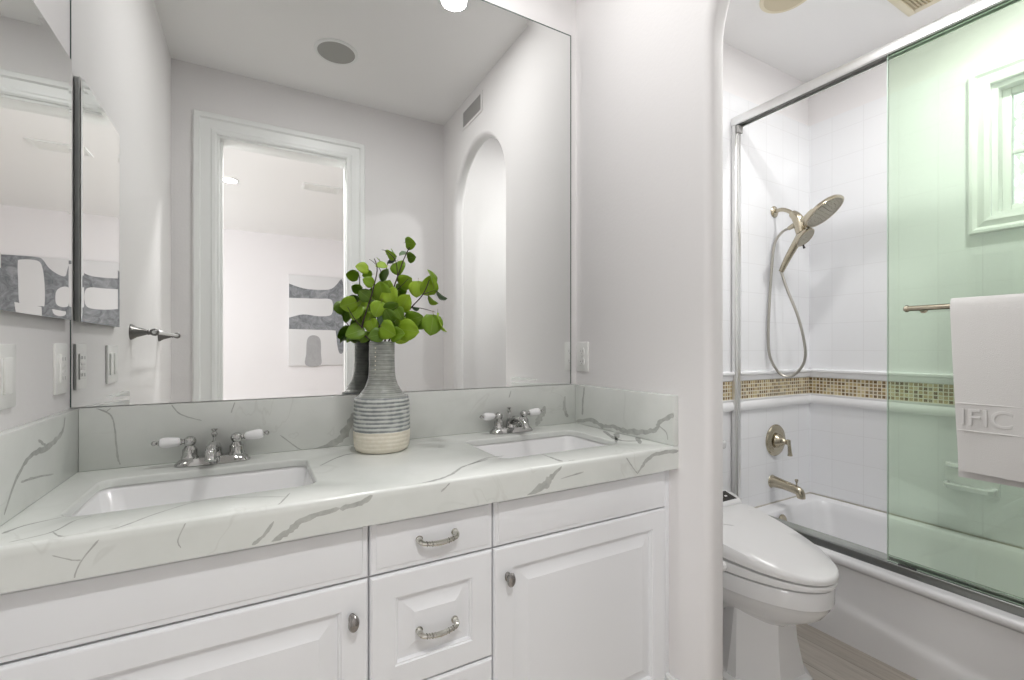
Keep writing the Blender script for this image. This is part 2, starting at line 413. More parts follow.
# doorway casing (its own trim)
def casing_profile(ix, sgn):
    return [(ix, 0.0), (ix, 0.012), (ix+sgn*0.012, 0.018), (ix+sgn*0.03, 0.012), (ix+sgn*0.075, 0.016), (ix+sgn*0.085, 0.026), (ix+sgn*0.105, 0.026), (ix+sgn*0.11, 0.0)]
d1 = bpy.data.objects.new('door_1', None); C.objects.link(d1); d1.location = (0.16, YN, 0); d1['kind'] = 'structure'
o_ = 0.11
offs = [(0.0, 0.0), (0.0, 0.012), (0.010, 0.017), (0.022, 0.017), (0.03, 0.011), (0.074, 0.014), (0.082, 0.024), (0.104, 0.024), (0.11, 0.018), (0.11, 0.0)]
secs = [[(DX0+0.005-o, YN+d, 0) for o, d in offs], [(DX0+0.005-o, YN+d, DZ-0.005+o) for o, d in offs], [(DX1-0.022+o, YN+d, DZ-0.005+o) for o, d in offs], [(DX1-0.022+o, YN+d, 0) for o, d in offs]]
part('casing', rings(secs), M_trim, d1, ang=20)
part('jamb', join(box(DX0, DX0+0.018, YN-0.13, YN+0.002, 0, DZ, 0.002), box(DX1-0.018, DX1, YN-0.13, YN+0.002, 0, DZ, 0.002), box(DX0+0.018, DX1-0.018, YN-0.13, YN+0.002, DZ-0.018, DZ, 0.002)), M_trim, d1)
part('door_stop', join(box(DX0+0.018, DX0+0.03, YN-0.075, YN-0.035, 0, DZ-0.018, 0.002), box(DX1-0.024, DX1-0.018, YN-0.075, YN-0.035, 0, DZ-0.018, 0.002)), M_trim, d1)
part('strike_plate', join(box(DX0+0.018, DX0+0.0195, YN-0.034, YN-0.004, 1.40, 1.52), box(DX0+0.0195, DX0+0.021, YN-0.028, YN-0.012, 1.43, 1.49)), mat('painted_strike', (0.70, 0.70, 0.69), 0.3, 0.3), d1, 'pale painted strike plate')

# ------------------------------------------------------------------ window over the tub
wd = bpy.data.objects.new('window_1', None); C.objects.link(wd); wd.location = (XT, 0.42, 1.71); wd['kind'] = 'structure'
wo = [(0.0, 0.0), (0.0, 0.016), (0.016, 0.022), (0.04, 0.014), (0.052, 0.026), (0.064, 0.026), (0.068, 0.0)]
def frame_loop(y0, y1, z0, z1, prof, xf0):
    cs = [(y0, z0, -1, -1), (y1, z0, 1, -1), (y1, z1, 1, 1), (y0, z1, -1, 1)]
    s = [[(xf0-d, yy+sy*o, zz+sz*o) for o, d in prof] for yy, zz, sy, sz in cs]
    s.append(s[0]); return rings(s, cap=(False, False))
part('window_casing', frame_loop(WY0, WY1, WZ0, WZ1, wo, XT-0.01), M_trim, wd, ang=20)
part('window_frame', join(box(XT+0.0, XT+0.11, WY0, WY0+0.02, WZ0, WZ1), box(XT, XT+0.11, WY1-0.02, WY1, WZ0, WZ1), box(XT, XT+0.11, WY0+0.02, WY1-0.02, WZ0, WZ0+0.02), box(XT, XT+0.11, WY0+0.02, WY1-0.02, WZ1-0.02, WZ1)), M_trim, wd)
sx0, sx1 = XT+0.045, XT+0.08
sash = part('sash', join(box(sx0, sx1, WY0+0.02, WY0+0.05, WZ0+0.02, WZ1-0.02, 0.004), box(sx0, sx1, WY1-0.05, WY1-0.02, WZ0+0.02, WZ1-0.02, 0.004), box(sx0, sx1, WY0+0.05, WY1-0.05, WZ0+0.02, WZ0+0.05, 0.004), box(sx0, sx1, WY0+0.05, WY1-0.05, WZ1-0.05, WZ1-0.02, 0.004),
     box(sx0+0.008, sx1-0.008, WY0+0.05, WY1-0.05, 2.025, 2.045, 0.003), box(sx0+0.008, sx1-0.008, 0.41, 0.43, WZ0+0.05, WZ1-0.05, 0.003)), M_trim, wd)
part('window_pane', box(sx0+0.016, sx0+0.019, WY0+0.05, WY1-0.05, WZ0+0.05, WZ1-0.05), M_pane, sash)
# bedroom window, added out of view as the opening for the fill lamp
w2 = bpy.data.objects.new('added_window', None); C.objects.link(w2); w2.location = (BX0, -2.1, 0.6); w2['kind'] = 'structure'
part('window_frame', join(box(BX0-0.07, BX0-0.02, -3.3, -3.24, 0.6, 2.4), box(BX0-0.07, BX0-0.02, -0.96, -0.9, 0.6, 2.4), box(BX0-0.07, BX0-0.02, -3.24, -0.96, 0.6, 0.66), box(BX0-0.07, BX0-0.02, -3.24, -0.96, 2.34, 2.4), box(BX0-0.06, BX0-0.03, -2.13, -2.07, 0.66, 2.34)), M_trim, w2)

# ------------------------------------------------------------------ countertop with backsplashes, sinks
CZ, CT, CF = 0.8825, 0.8825-0.07, 0.9825
SY0, SY1 = 1.10, 1.368
SINKS = (-0.095, 0.795); SW = 0.212
ct = thing('countertop', (0.368, 1.24, CT), 'white quartz vanity countertop with grey veins and matching backsplash, two sinks cut in', 'countertop')
# slab as a holed top: outer loop and two holes, extruded down
def slab():
    x0, x1 = XL, XR
    b = newbm(); r = 0.03; n = 5
    holes = [rrect(sx-SW, sx+SW, SY0, SY1, r, n)[::1] for sx in SINKS]
    # strips: left, centre, right with the holes bridged by quads
    def top_face(z):
        vs_ = []
        for h, (a, c) in zip(holes, ((x0, 0.35), (0.35, x1))):
            outer = [(c, YB-0.001), (a, YB-0.001), (a, CF), (c, CF)]
            hv = [b.verts.new((x, y, z)) for x, y in h]; ov = [b.verts.new((x, y, z)) for x, y in outer]
            m = n+1
            # four corner groups of the hole run: (+,+), (-,+), (-,-), (+,-)
            for q in range(4):
                for k in range(n):
                    b.faces.new((ov[q], hv[q*m+k], hv[q*m+k+1]))
                b.faces.new((ov[q], hv[q*m+n], hv[((q+1) % 4)*m], ov[(q+1) % 4]))
            vs_.append((hv, ov))
        return vs_
    T, B = top_face(CZ), top_face(CZ-0.018)
    for (hv, ov), (hb, ob) in zip(T, B):
        for L, Lb in ((hv, hb),):
            for i in range(len(L)):
                j = (i+1) % len(L); b.faces.new((L[i], L[j], Lb[j], Lb[i]))
    for i in (0, 1):
        ov, ob = T[i][1], B[i][1]
        b.faces.new((ov[2], ov[3], ob[3], ob[2])); b.faces.new((ov[0], ov[1], ob[1], ob[0]))
    b.faces.new((T[0][1][1], T[0][1][2], B[0][1][2], B[0][1][1])); b.faces.new((T[1][1][3], T[1][1][0], B[1][1][0], B[1][1][3]))
    bmesh.ops.remove_doubles(b, verts=b.verts, dist=1e-5)
    bmesh.ops.recalc_face_normals(b, faces=b.faces)
    es = [e for e in b.edges if all(abs(v.co.y-CF) < 1e-4 and abs(v.co.z-CZ) < 1e-4 for v in e.verts)]
    bmesh.ops.bevel(b, geom=es, offset=0.006, segments=3, profile=0.5, affect='EDGES')
    es = [e for e in b.edges if all(abs(v.co.z-CZ) < 1e-4 and SY0-1e-3 <= v.co.y <= SY1+1e-3 for v in e.verts) and len(e.link_faces) == 2 and any(abs(f.normal.z) < 0.3 for f in e.link_faces)]
    bmesh.ops.bevel(b, geom=es, offset=0.005, segments=3, profile=0.5, affect='EDGES')
    return join(b, box(XL, XR, CF, CF+0.03, CT, CZ-0.0179))
# grey veins of the stone as inlaid streaks: (x, y, z, width) along each streak, by face
VEINS = {
 'front': [
   [(0.6956, 0.9825, 0.8741, 0.0052), (0.6645, 0.9825, 0.8507, 0.018), (0.6376, 0.9825, 0.8315, 0.0255), (0.5901, 0.9825, 0.8123, 0.01)],
   [(1.133, 0.9825, 0.8664, 0.0123), (1.0487, 0.9825, 0.8688, 0.0119), (1.0054, 0.9825, 0.8578, 0.0117), (0.9842, 0.9825, 0.8408, 0.0102), (0.9606, 0.9825, 0.8181, 0.0058)],
   [(0.9191, 0.9825, 0.8712, 0.0034), (0.9428, 0.9825, 0.8411, 0.0043), (0.9606, 0.9825, 0.8215, 0.0043)],
   [(-0.2248, 0.9825, 0.8711, 0.0024), (-0.2475, 0.9825, 0.8386, 0.0032), (-0.2551, 0.9825, 0.8141, 0.0024)],
   [(-0.2809, 0.9825, 0.8574, 0.0016), (-0.2575, 0.9825, 0.845, 0.0024), (-0.2467, 0.9825, 0.8426, 0.0024)],
   [(0.0288, 0.9825, 0.8538, 0.0038), (0.0116, 0.9825, 0.8297, 0.0075), (-0.0073, 0.9825, 0.8165, 0.0056)],
   [(0.148, 0.9825, 0.8585, 0.0081), (0.0825, 0.9825, 0.8478, 0.0117), (0.0535, 0.9825, 0.8294, 0.0135), (0.0253, 0.9825, 0.8154, 0.0076)],
   [(0.148, 0.9825, 0.8573, 0.0101), (0.1892, 0.9825, 0.8633, 0.0124), (0.2125, 0.9825, 0.8742, 0.0084)],
   [(0.6921, 0.9825, 0.8422, 0.0026), (0.7672, 0.9825, 0.8505, 0.0054)],
   [(-0.1081, 0.9825, 0.878, 0.0018), (-0.1195, 0.9825, 0.8488, 0.0021), (-0.1153, 0.9825, 0.8339, 0.0017)],
   [(0.3854, 0.9825, 0.8755, 0.0027), (0.3638, 0.9825, 0.8583, 0.0045)],
 ],
 'top': [
   [(0.2132, 0.9762, 0.8825, 0.01), (0.2463, 0.9801, 0.8825, 0.0119), (0.3363, 0.9913, 0.8825, 0.0108), (0.3981, 1.0185, 0.8825, 0.0094), (0.4587, 1.0763, 0.8825, 0.0081), (0.5454, 1.1122, 0.8825, 0.0065)],
   [(0.7041, 1.0954, 0.8825, 0.0054), (0.7049, 1.0413, 0.8825, 0.0087), (0.7065, 0.9965, 0.8825, 0.0127)],
   [(0.7235, 0.9931, 0.8825, 0.0043), (0.7463, 0.9928, 0.8825, 0.0043)],
   [(-0.3604, 1.0521, 0.8825, 0.0078), (-0.3433, 1.0818, 0.8825, 0.0068), (-0.3024, 1.1024, 0.8825, 0.0043)],
   [(-0.3351, 1.0001, 0.8825, 0.0025), (-0.2929, 1.021, 0.8825, 0.0039), (-0.2774, 1.0686, 0.8825, 0.0042), (-0.2575, 1.0835, 0.8825, 0.0029)],
   [(-0.2903, 1.0195, 0.8825, 0.0026), (-0.2746, 0.9931, 0.8825, 0.0038), (-0.2526, 0.9822, 0.8825, 0.0026)],
   [(-0.2132, 0.9878, 0.8825, 0.004), (-0.1965, 0.998, 0.8825, 0.0041), (-0.148, 1.0524, 0.8825, 0.0035), (-0.074, 1.0892, 0.8825, 0.0038), (0.0558, 1.0316, 0.8825, 0.0032)],
   [(0.034, 0.9753, 0.8825, 0.003), (0.0608, 1.0558, 0.8825, 0.005)],
   [(0.4807, 1.0855, 0.8825, 0.0082), (0.5516, 1.1267, 0.8825, 0.0109), (0.6013, 1.1254, 0.8825, 0.0053)],
   [(0.1414, 1.2586, 0.8825, 0.0049), (0.2171, 1.3529, 0.8825, 0.009), (0.3145, 1.3554, 0.8825, 0.0047)],
   [(1.096, 1.2854, 0.8825, 0.0173), (1.0296, 1.1386, 0.8825, 0.0209), (1.0806, 1.0919, 0.8825, 0.0077)],
   [(1.1105, 1.2332, 0.8825, 0.0226), (1.0023, 1.1177, 0.8825, 0.0102)],
   [(1.1229, 1.1438, 0.8825, 0.0216), (1.0471, 1.0581, 0.8825, 0.015)],
 ],
 'back': [
   [(-0.3523, 1.478, 1.0395, 0.0024), (-0.3243, 1.478, 1.0247, 0.004), (-0.3125, 1.478, 1.0092, 0.0035), (-0.3075, 1.478, 0.976, 0.0035), (-0.3023, 1.478, 0.9137, 0.0045), (-0.2973, 1.478, 0.8914, 0.0025)],
   [(-0.3247, 1.478, 1.025, 0.0025), (-0.3151, 1.478, 1.0342, 0.0025)],
   [(-0.1949, 1.478, 1.0369, 0.0026), (-0.1734, 1.478, 1.0082, 0.0034), (-0.1281, 1.478, 0.9884, 0.0027)],
   [(-0.0517, 1.478, 1.0338, 0.0028), (-0.0611, 1.478, 1.0041, 0.0033)],
   [(0.0592, 1.478, 0.9324, 0.0029), (0.1242, 1.478, 0.8719, 0.0038)],
   [(0.2657, 1.478, 0.9831, 0.0217), (0.2398, 1.478, 0.9254, 0.0276), (0.2091, 1.478, 0.896, 0.0213), (0.1358, 1.478, 0.875, 0.0089)],
   [(0.9669, 1.478, 0.9592, 0.0115), (0.9582, 1.478, 0.9318, 0.023), (0.9392, 1.478, 0.9095, 0.0267), (0.9297, 1.478, 0.8856, 0.0152)],
   [(0.8189, 1.478, 1.0252, 0.0037), (0.8105, 1.478, 0.9991, 0.0055)],
   [(1.0622, 1.478, 0.9927, 0.0079), (1.0598, 1.478, 0.9416, 0.0158), (1.0767, 1.478, 0.9089, 0.0119)],
 ],
 'right': [
   [(1.1125, 1.4198, 1.0305, 0.0097), (1.1125, 1.4285, 0.9721, 0.0117), (1.1125, 1.4323, 0.9201, 0.0098)],
   [(1.1125, 1.4734, 0.8889, 0.012), (1.1125, 1.3748, 0.9074, 0.0171), (1.1125, 1.3136, 0.8949, 0.0184), (1.1125, 1.2562, 0.9018, 0.0161), (1.1125, 1.1936, 0.896, 0.019), (1.1125, 1.1269, 0.9037, 0.02), (1.1125, 1.0572, 0.9206, 0.016), (1.1125, 1.0422, 0.9452, 0.0158), (1.1125, 0.9968, 0.9717, 0.0154), (1.1125, 0.9821, 0.9767, 0.0152)],
   [(1.1125, 1.0418, 0.9357, 0.0032), (1.1125, 1.0134, 0.9213, 0.004), (1.1125, 1.0055, 0.8979, 0.004)],
   [(1.1125, 1.4965, 0.9924, 0.0121), (1.1125, 1.4932, 0.9243, 0.0161), (1.1125, 1.5012, 0.891, 0.0121)],
 ],
 'left': [
   [(-0.376, 1.39, 1.0292, 0.0067), (-0.376, 1.3706, 0.9953, 0.0111), (-0.376, 1.2886, 0.9799, 0.0144), (-0.376, 1.212, 0.9781, 0.0115), (-0.376, 1.1514, 0.9504, 0.009), (-0.376, 1.1048, 0.8989, 0.0068)],
   [(-0.376, 1.3231, 0.9161, 0.0042), (-0.376, 1.221, 0.9331, 0.0058), (-0.376, 1.1678, 0.9385, 0.0036)],
   [(-0.376, 1.2441, 1.0022, 0.0059), (-0.376, 1.2834, 0.983, 0.0082)],
 ],
}
VN = {'front': (0, -1, 0), 'top': (0, 0, 1), 'back': (0, -1, 0), 'right': (-1, 0, 0), 'left': (1, 0, 0)}
def streaks(face):
    out = []; nrm = Vector(VN[face])
    for line in VEINS[face]:
        P = smooth([p[:3] for p in line], 6); W = smooth([(p[3], 0, 0) for p in line], 6); b = newbm(); L, R = [], []
        for i, (p, w_) in enumerate(zip(P, W)):
            tg = (P[min(i+1, len(P)-1)]-P[max(i-1, 0)]).normalized(); sd = nrm.cross(tg)
            e = 0.35 if i in (0, len(P)-1) else 1
            a, c = p + sd*w_.x*0.5*e*random.uniform(0.55, 1.2), p - sd*w_.x*0.5*e*random.uniform(0.55, 1.2)
            for q, S in ((a, L), (c, R)):
                q = q + nrm*0.00025; q.x = min(max(q.x, XL+0.0004), XR-0.0004)
                if face == 'front': q.z = min(max(q.z, CT+0.003), CZ-0.0065)
                if face == 'top': q.y = max(q.y, CF+0.0065)
                if face in ('back', 'left', 'right'): q.z = min(max(q.z, CZ+0.001), BSZ-0.002)
                S.append(b.verts.new(q))
        for i in range(len(L)-1): b.faces.new((L[i], R[i], R[i+1], L[i+1]))
        bmesh.ops.recalc_face_normals(b, faces=b.faces)
        if sum((f.normal for f in b.faces), Vector()).dot(nrm) < 0: bmesh.ops.reverse_faces(b, faces=b.faces)
        for f in b.faces: f.material_index = 1
        out.append(b)
    return out
def stone(b, *faces):
    o = part('slab' if 'top' in faces else 'backsplash', join(b, *[q for f in faces for q in streaks(f)]), M_quartz, ct, ang=50); o.data.materials.append(M_vein)
BSZ = 1.0365
stone(slab(), 'front', 'top')
stone(box(XL+0.02, XR-0.02, YB-0.022, YB-0.001, CZ+0.0005, BSZ, 0.002), 'back')
stone(box(XL, XL+0.02, CF+0.01, YB-0.001, CZ+0.0005, BSZ, 0.002), 'left')
stone(box(XR-0.02, XR, CF, YB-0.001, CZ+0.0005, BSZ, 0.002), 'right')
for i, sx in enumerate(SINKS):
    CS = CZ-0.0185
    t = thing('sink', (sx, 1.234, CS-0.168), ['white undermount sink at the left end of the counter, nearest the light switches', 'white undermount sink at the right end of the counter, beside the arch wall'][i], 'sink', 'undermount sinks')
    def R(dx, dy, z, r): return [(x, y, z) for x, y in rrect(sx-SW+dx, sx+SW-dx, SY0+dy, SY1-dy, r, 6)]
    secs = [R(-0.02, -0.02, CS, 0.045), R(-0.004, -0.004, CS, 0.032), R(0.001, 0.001, CS-0.010, 0.035), R(0.016, 0.012, CS-0.09, 0.04), R(0.036, 0.026, CS-0.135, 0.05), R(0.07, 0.055, CS-0.150, 0.06), R(0.15, 0.10, CS-0.155, 0.03)]
    out = [R(0.14, 0.09, CS-0.168, 0.03), R(0.02, 0.015, CS-0.15, 0.05), R(-0.012, -0.012, CS-0.03, 0.045)]
    part('basin', rings(out[::1] + [R(-0.02, -0.02, CS-0.015, 0.045)] + secs, cap=(True, True)), M_porc, t, ang=60)
    part('drain', lathe([(0.0, 0), (0.03, 0), (0.032, 0.002), (0.022, 0.004), (0.02, 0.001), (0.0, 0.001)], 24, Matrix.Translation((sx, 1.234, CS-0.155)), cap=(False, False)), M_chrome, t, 'chrome drain')

# ------------------------------------------------------------------ faucets
def faucet(cx, label):
    cyy = 1.434; t = thing('faucet', (cx, cyy, CZ), label, 'faucet', 'two handle faucets behind the sinks')
    def st(hx, hy, z): return [(cx+0.96*hx*math.copysign(abs(math.cos(a))**0.55, math.cos(a)), cyy+hy*math.copysign(abs(math.sin(a))**0.8, math.sin(a)), CZ+z) for a in [2*PI*k/40 for k in range(40)]]
    part('base_plate', rings([st(0.088, 0.031, 0.0005), st(0.089, 0.032, 0.003), st(0.084, 0.028, 0.009), st(0.074, 0.022, 0.017), st(0.07, 0.019, 0.019)]), M_chrome, t)
    for s in (-1, 1):
        hx = cx + s*0.0515
        h = part('handle', lathe([(0.019, 0.014), (0.020, 0.020), (0.0165, 0.026), (0.0165, 0.04), (0.012, 0.046), (0.010, 0.05), (0.0135, 0.056), (0.0145, 0.062), (0.012, 0.069), (0.006, 0.073), (0.0, 0.074)], 16, Matrix.Translation((hx, cyy, CZ))), M_chrome, t)
        m = axis_m((hx, cyy, CZ+0.061), (s, -0.12, 0.10 if s > 0 else 0.03))
        part('stub', lathe([(0.006, 0.006), (0.006, 0.016), (0.0085, 0.018), (0.0085, 0.021), (0.006, 0.022)], 14, m), M_chrome, h)
        part('lever', lathe([(0.0095, 0.021), (0.0115, 0.024), (0.0125, 0.034), (0.014, 0.046), (0.0135, 0.056), (0.0105, 0.062), (0.006, 0.064)], 20, m), M_porc, h, 'white porcelain lever')
        part('finial', lathe([(0.004, 0.063), (0.006, 0.065), (0.0035, 0.068), (0.006, 0.071), (0.0062, 0.075), (0.003, 0.0785), (0.0, 0.079)], 14, m), M_chrome, h)
    sp = part('spout', join(lathe([(0.021, 0.014), (0.022, 0.02), (0.019, 0.028), (0.0185, 0.04), (0.014, 0.05), (0.0, 0.054)], 20, Matrix.Translation((cx, cyy, CZ))),
        tube(smooth([(cx, cyy, CZ+0.034), (cx, cyy-0.03, CZ+0.048), (cx, cyy-0.065, CZ+0.05), (cx, cyy-0.092, CZ+0.042), (cx, cyy-0.102, CZ+0.026)], 5), [0.016, 0.0145, 0.013, 0.012, 0.0125], 16)), M_chrome, t)
    part('lift_rod', join(tube([(cx, cyy+0.02, CZ+0.015), (cx, cyy+0.02, CZ+0.066)], 0.0028, 8), lathe([(0.0045, 0.064), (0.008, 0.072), (0.0045, 0.078), (0.0085, 0.085), (0.0, 0.087)], 14, Matrix.Translation((cx, cyy+0.02, CZ)))), M_chrome, t)
faucet(-0.098, 'chrome faucet with white porcelain levers behind the left sink')
faucet(0.797, 'chrome faucet with white porcelain levers behind the right sink')

# ------------------------------------------------------------------ vanity cabinet
FY = 1.033; DY = 1.015
vc = thing('vanity_cabinet', (0.368, 1.25, 0), 'white vanity cabinet with raised panel doors and a centre stack of drawers', 'cabinet')
part('carcass', join(box(XL, XR, FY, YB-0.002, 0.10, 0.62), box(XL, XR, FY, 1.05, 0.62, CT-0.001), box(XL, XL+0.02, 1.05, YB-0.002, 0.62, CT-0.001), box(XR-0.02, XR, 1.05, YB-0.002, 0.62, CT-0.001), box(0.14, 0.55, 1.05, YB-0.002, 0.62, CT-0.001)), M_gap, vc)
part('toe_kick', box(XL, XR, FY+0.06, FY+0.08, 0, 0.10), M_cab, vc)
part('stile', box(XL, -0.392, DY+0.004, FY, 0.1, CT-0.001), M_cab, vc)
part('stile', box(1.116, XR, DY+0.004, FY, 0.1, CT-0.001, 0.001), M_cab, vc)
def front(x0, x1, z0, z1, raised):
    """front with a moulded perimeter; raised panel when asked"""
    def ring(i, y): return [(x0+i, y, z0+i), (x1-i, y, z0+i), (x1-i, y, z1-i), (x0+i, y, z1-i)]
    s = [ring(0, FY-0.0005), ring(0, DY+0.006), ring(0.0035, DY+0.001)]
    if raised: 
        s += [ring(0.006, DY), ring(0.055, DY), ring(0.057, DY+0.003), ring(0.060, DY+0.0035), ring(0.063, DY+0.0105), ring(0.068, DY+0.0105), ring(0.097, DY+0.001), ring(0.0985, DY)]
    else:
        s += [ring(0.012, DY+0.001), ring(0.0135, DY-0.001), ring(0.018, DY-0.002)]
    return rings(s)
def knob(x, z, par):
    m = axis_m((x, DY, z), (0, -1, 0))
    b = lathe([(0.009, 0), (0.009, 0.003), (0.005, 0.006), (0.0055, 0.012), (0.011, 0.016), (0.0135, 0.021), (0.011, 0.026), (0.004, 0.029), (0.0, 0.0295)], 20)
    for v in b.verts: v.co.x *= 0.85; v.co.y *= 1.35
    xf(b, m); part('knob', b, M_pewt, par, 'oval pewter knob')
def pull(x, z, par):
    pts = smooth([(x-0.043, DY+0.002, z+0.004), (x-0.044, DY-0.012, z+0.003), (x-0.036, DY-0.022, z-0.001), (x, DY-0.026, z-0.004), (x+0.036, DY-0.022, z-0.001), (x+0.044, DY-0.012, z+0.003), (x+0.043, DY+0.002, z+0.004)], 6)
    b = tube(pts, [0.0075, 0.007, 0.006, 0.005, 0.0065, 0.005, 0.006, 0.007, 0.0075], 10)
    rb = [lathe([(0.0085, 0), (0.0085, 0.003), (0.0, 0.004)], 14, axis_m((x+s*0.043, DY, z+0.004), (0, -1, 0))) for s in (-1, 1)]
    bd = []
    for k in range(-8, 9):
        if abs(k) > 2:
            q = min(pts, key=lambda p: abs(p.x-(x+k*0.0042))); bd.append(lathe([(0.0058, -0.001), (0.0068, 0), (0.0058, 0.001)], 10, axis_m(q, (1, 0, 0))))
    part('pull', join(b, *rb, *bd), M_pull, par, 'arched pewter bar pull with beaded grip')
ZA, ZB = 0.8105, 0.686
part('false_front', front(-0.388, 0.211, ZB+0.002, ZA, False), M_cab, vc, ang=20)
part('false_front', front(0.5145, 1.114, ZB+0.002, ZA, False), M_cab, vc, ang=20)
d = part('door', front(-0.388, 0.211, 0.115, ZB-0.002, True), M_cab, vc, ang=20); knob(0.177, 0.609, d)
d = part('door', front(0.5145, 1.114, 0.115, ZB-0.002, True), M_cab, vc, ang=20); knob(0.552, 0.608, d)
d = part('drawer', front(0.2145, 0.511, ZB+0.002, ZA, False), M_cab, vc, ang=20); pull(0.366, 0.745, d)
d = part('drawer', front(0.2145, 0.511, 0.421, ZB-0.002, True), M_cab, vc, ang=20); pull(0.366, 0.538, d)
d = part('drawer', front(0.2145, 0.511, 0.115, 0.417, True), M_cab, vc, ang=20); pull(0.366, 0.265, d)

# ------------------------------------------------------------------ wall mirror, medicine cabinet
MX0, MX1, MZ0, MZ1 = -0.3925, 1.099, 1.0385, 2.431
wm = thing('mirror', (0.354, YB, MZ0), 'large frameless mirror with faceted edges above the counter', 'mirror')
def bevel_mirror(c0, c1, w_, drop, f):
    """c0/c1 corners in plane coords, f maps (u,v,depth)"""
    u0, v0 = c0; u1, v1 = c1
    def ring(i, dd): return [f(u0+i, v0+i, dd), f(u1-i, v0+i, dd), f(u1-i, v1-i, dd), f(u0+i, v1-i, dd)]
    b = rings([ring(0, 0.0015-drop), ring(w_, 0.0015)] , cap=(False, True))
    return b, ring
fm = lambda u, v, dd: (u, YB-0.0075+dd, v)
b, ring = bevel_mirror((MX0, MZ0), (MX1, MZ1), 0.022, 0.0006, fm)
part('mirror_glass', b, M_mirror, wm, ang=0.5)
part('mirror_back', rings([[(u, YB-0.0005, v) for u, v in ((MX0-0.003, MZ0), (MX1+0.0055, MZ0), (MX1+0.0055, MZ1+0.006), (MX0-0.003, MZ1+0.006))], [(u, YB-0.0052, v) for u, v in ((MX0-0.003, MZ0), (MX1+0.0055, MZ0), (MX1+0.0055, MZ1+0.006), (MX0-0.003, MZ1+0.006))]], cap=(True, True)), M_edge, wm, 'dark backing showing as a thin border around the glass')  # dark backing reaches slightly past the glass at the top and sides
CXF = -0.3815
mc = thing('medicine_cabinet', (XL, 1.28, 1.25), 'frameless mirrored medicine cabinet on the left wall, close to the large mirror', 'cabinet')
part('body', box(XL, CXF-0.005, 1.098, 1.455, 1.251, 1.862), M_bodyg, mc)
fc = lambda u, v, dd: (CXF-dd, u, v)
b, ring = bevel_mirror((1.096, 1.249), (1.457, 1.864), 0.018, 0.0006, fc)
dm = part('door', b, M_mirror, mc, ang=0.5)
part('door_edge', rings([[(CXF-0.0050, u, v) for u, v in ((1.096, 1.249), (1.457, 1.249), (1.457, 1.864), (1.096, 1.864))], ring(0, 0.0031)], cap=(True, True)), M_alu, dm)

# ------------------------------------------------------------------ outlets and switches
def cover(name, loc, hx, label, cat, style, sgn, wd_=0.035, group=None):
    """cover plate on an x = const wall facing sgn; loc is plate centre"""
    x, y, z = loc; t = thing(name, loc, label, cat, group)
    X = lambda a: x + sgn*a
    def bx(a0, a1, *r, **k): return box(min(X(a0), X(a1)), max(X(a0), X(a1)), *r, **k)
    part('cover_plate', bx(0, 0.006, y-wd_, y+wd_, z-0.058, z+0.058, bev=0.002), M_plate, t)
    if style == 'outlet':
        for dz in (-0.02, 0.02):
            r = part('socket', prism(rrect(y-0.015, y+0.015, z+dz-0.014, z+dz+0.014, 0.01, 4), 'yz', X(0.004), X(0.0085)), M_plate, t)
            for q in (bx(0.0075, 0.009, y-0.0075, y-0.0058, z+dz-0.002, z+dz+0.005), bx(0.0075, 0.009, y+0.0058, y+0.0075, z+dz-0.002, z+dz+0.004), bx(0.0075, 0.009, y-0.0015, y+0.0015, z+dz-0.009, z+dz-0.006)):
                part('slot', q, M_slot, r)
        part('screw', lathe([(0.003, 0), (0.003, 0.0015), (0, 0.002)], 10, axis_m((X(0.0055), y, z), (sgn, 0, 0))), M_alu, t)
    elif style == 'gfci':
        part('receptacle', bx(0.004, 0.009, y-0.0165, y+0.0165, z-0.033, z+0.033, bev=0.0015), M_plate, t)
        for q in (bx(0.008, 0.0105, y-0.008, y+0.008, z+0.003, z+0.009, bev=0.001), bx(0.008, 0.0105, y-0.008, y+0.008, z-0.009, z-0.003, bev=0.001)): part('test_button', q, M_alu, t, 'grey button')
        for a in (-0.007, 0.007):
            for b_ in (-0.022, 0.022): part('slot', bx(0.0085, 0.0095, y+a-0.0012, y+a+0.0012, z+b_-0.004, z+b_+0.004), M_slot, t)
    else:
        for k in style:
            part('rocker', bx(0.004, 0.010, y+k-0.0165, y+k+0.0165, z-0.033, z+0.033, bev=0.002), M_plate, t)
    return t
cover('wall_outlet', (XR, 1.452, 1.148), 0, 'white double wall outlet on the arch wall just right of the large mirror', 'outlet', 'outlet', -1)
cover('light_switch', (XL, 1.424, 1.136), 0, 'white plate with slender grey-buttoned outlet on the left wall close to the large mirror', 'outlet', 'gfci', 1, 0.036)
cover('light_switch', (XL, 1.135, 1.133), 0, 'white double rocker switch at the left edge of the photo under the medicine cabinet', 'switch', (-0.023, 0.023), 1, 0.058)

# ------------------------------------------------------------------ towel bar on the left wall (seen in the mirror)
tb = thing('towel_bar', (XL, 0.6, 1.24), 'pewter towel bar with two flared posts on the left wall, seen in the mirror', 'towel bar')
for y in (0.875, 0.33):
    part('post', lathe([(0.029, 0), (0.028, 0.004), (0.019, 0.018), (0.013, 0.036), (0.009, 0.048), (0.011, 0.052), (0.009, 0.056), (0.013, 0.064), (0.014, 0.072), (0.009, 0.081), (0.0, 0.083)], 24, axis_m((XL, y, 1.24), (1, 0, 0))), M_pewd, tb)
part('bar', tube([(XL+0.07, 0.32, 1.24), (XL+0.07, 0.895, 1.24)], 0.0065, 12), M_alu, tb)

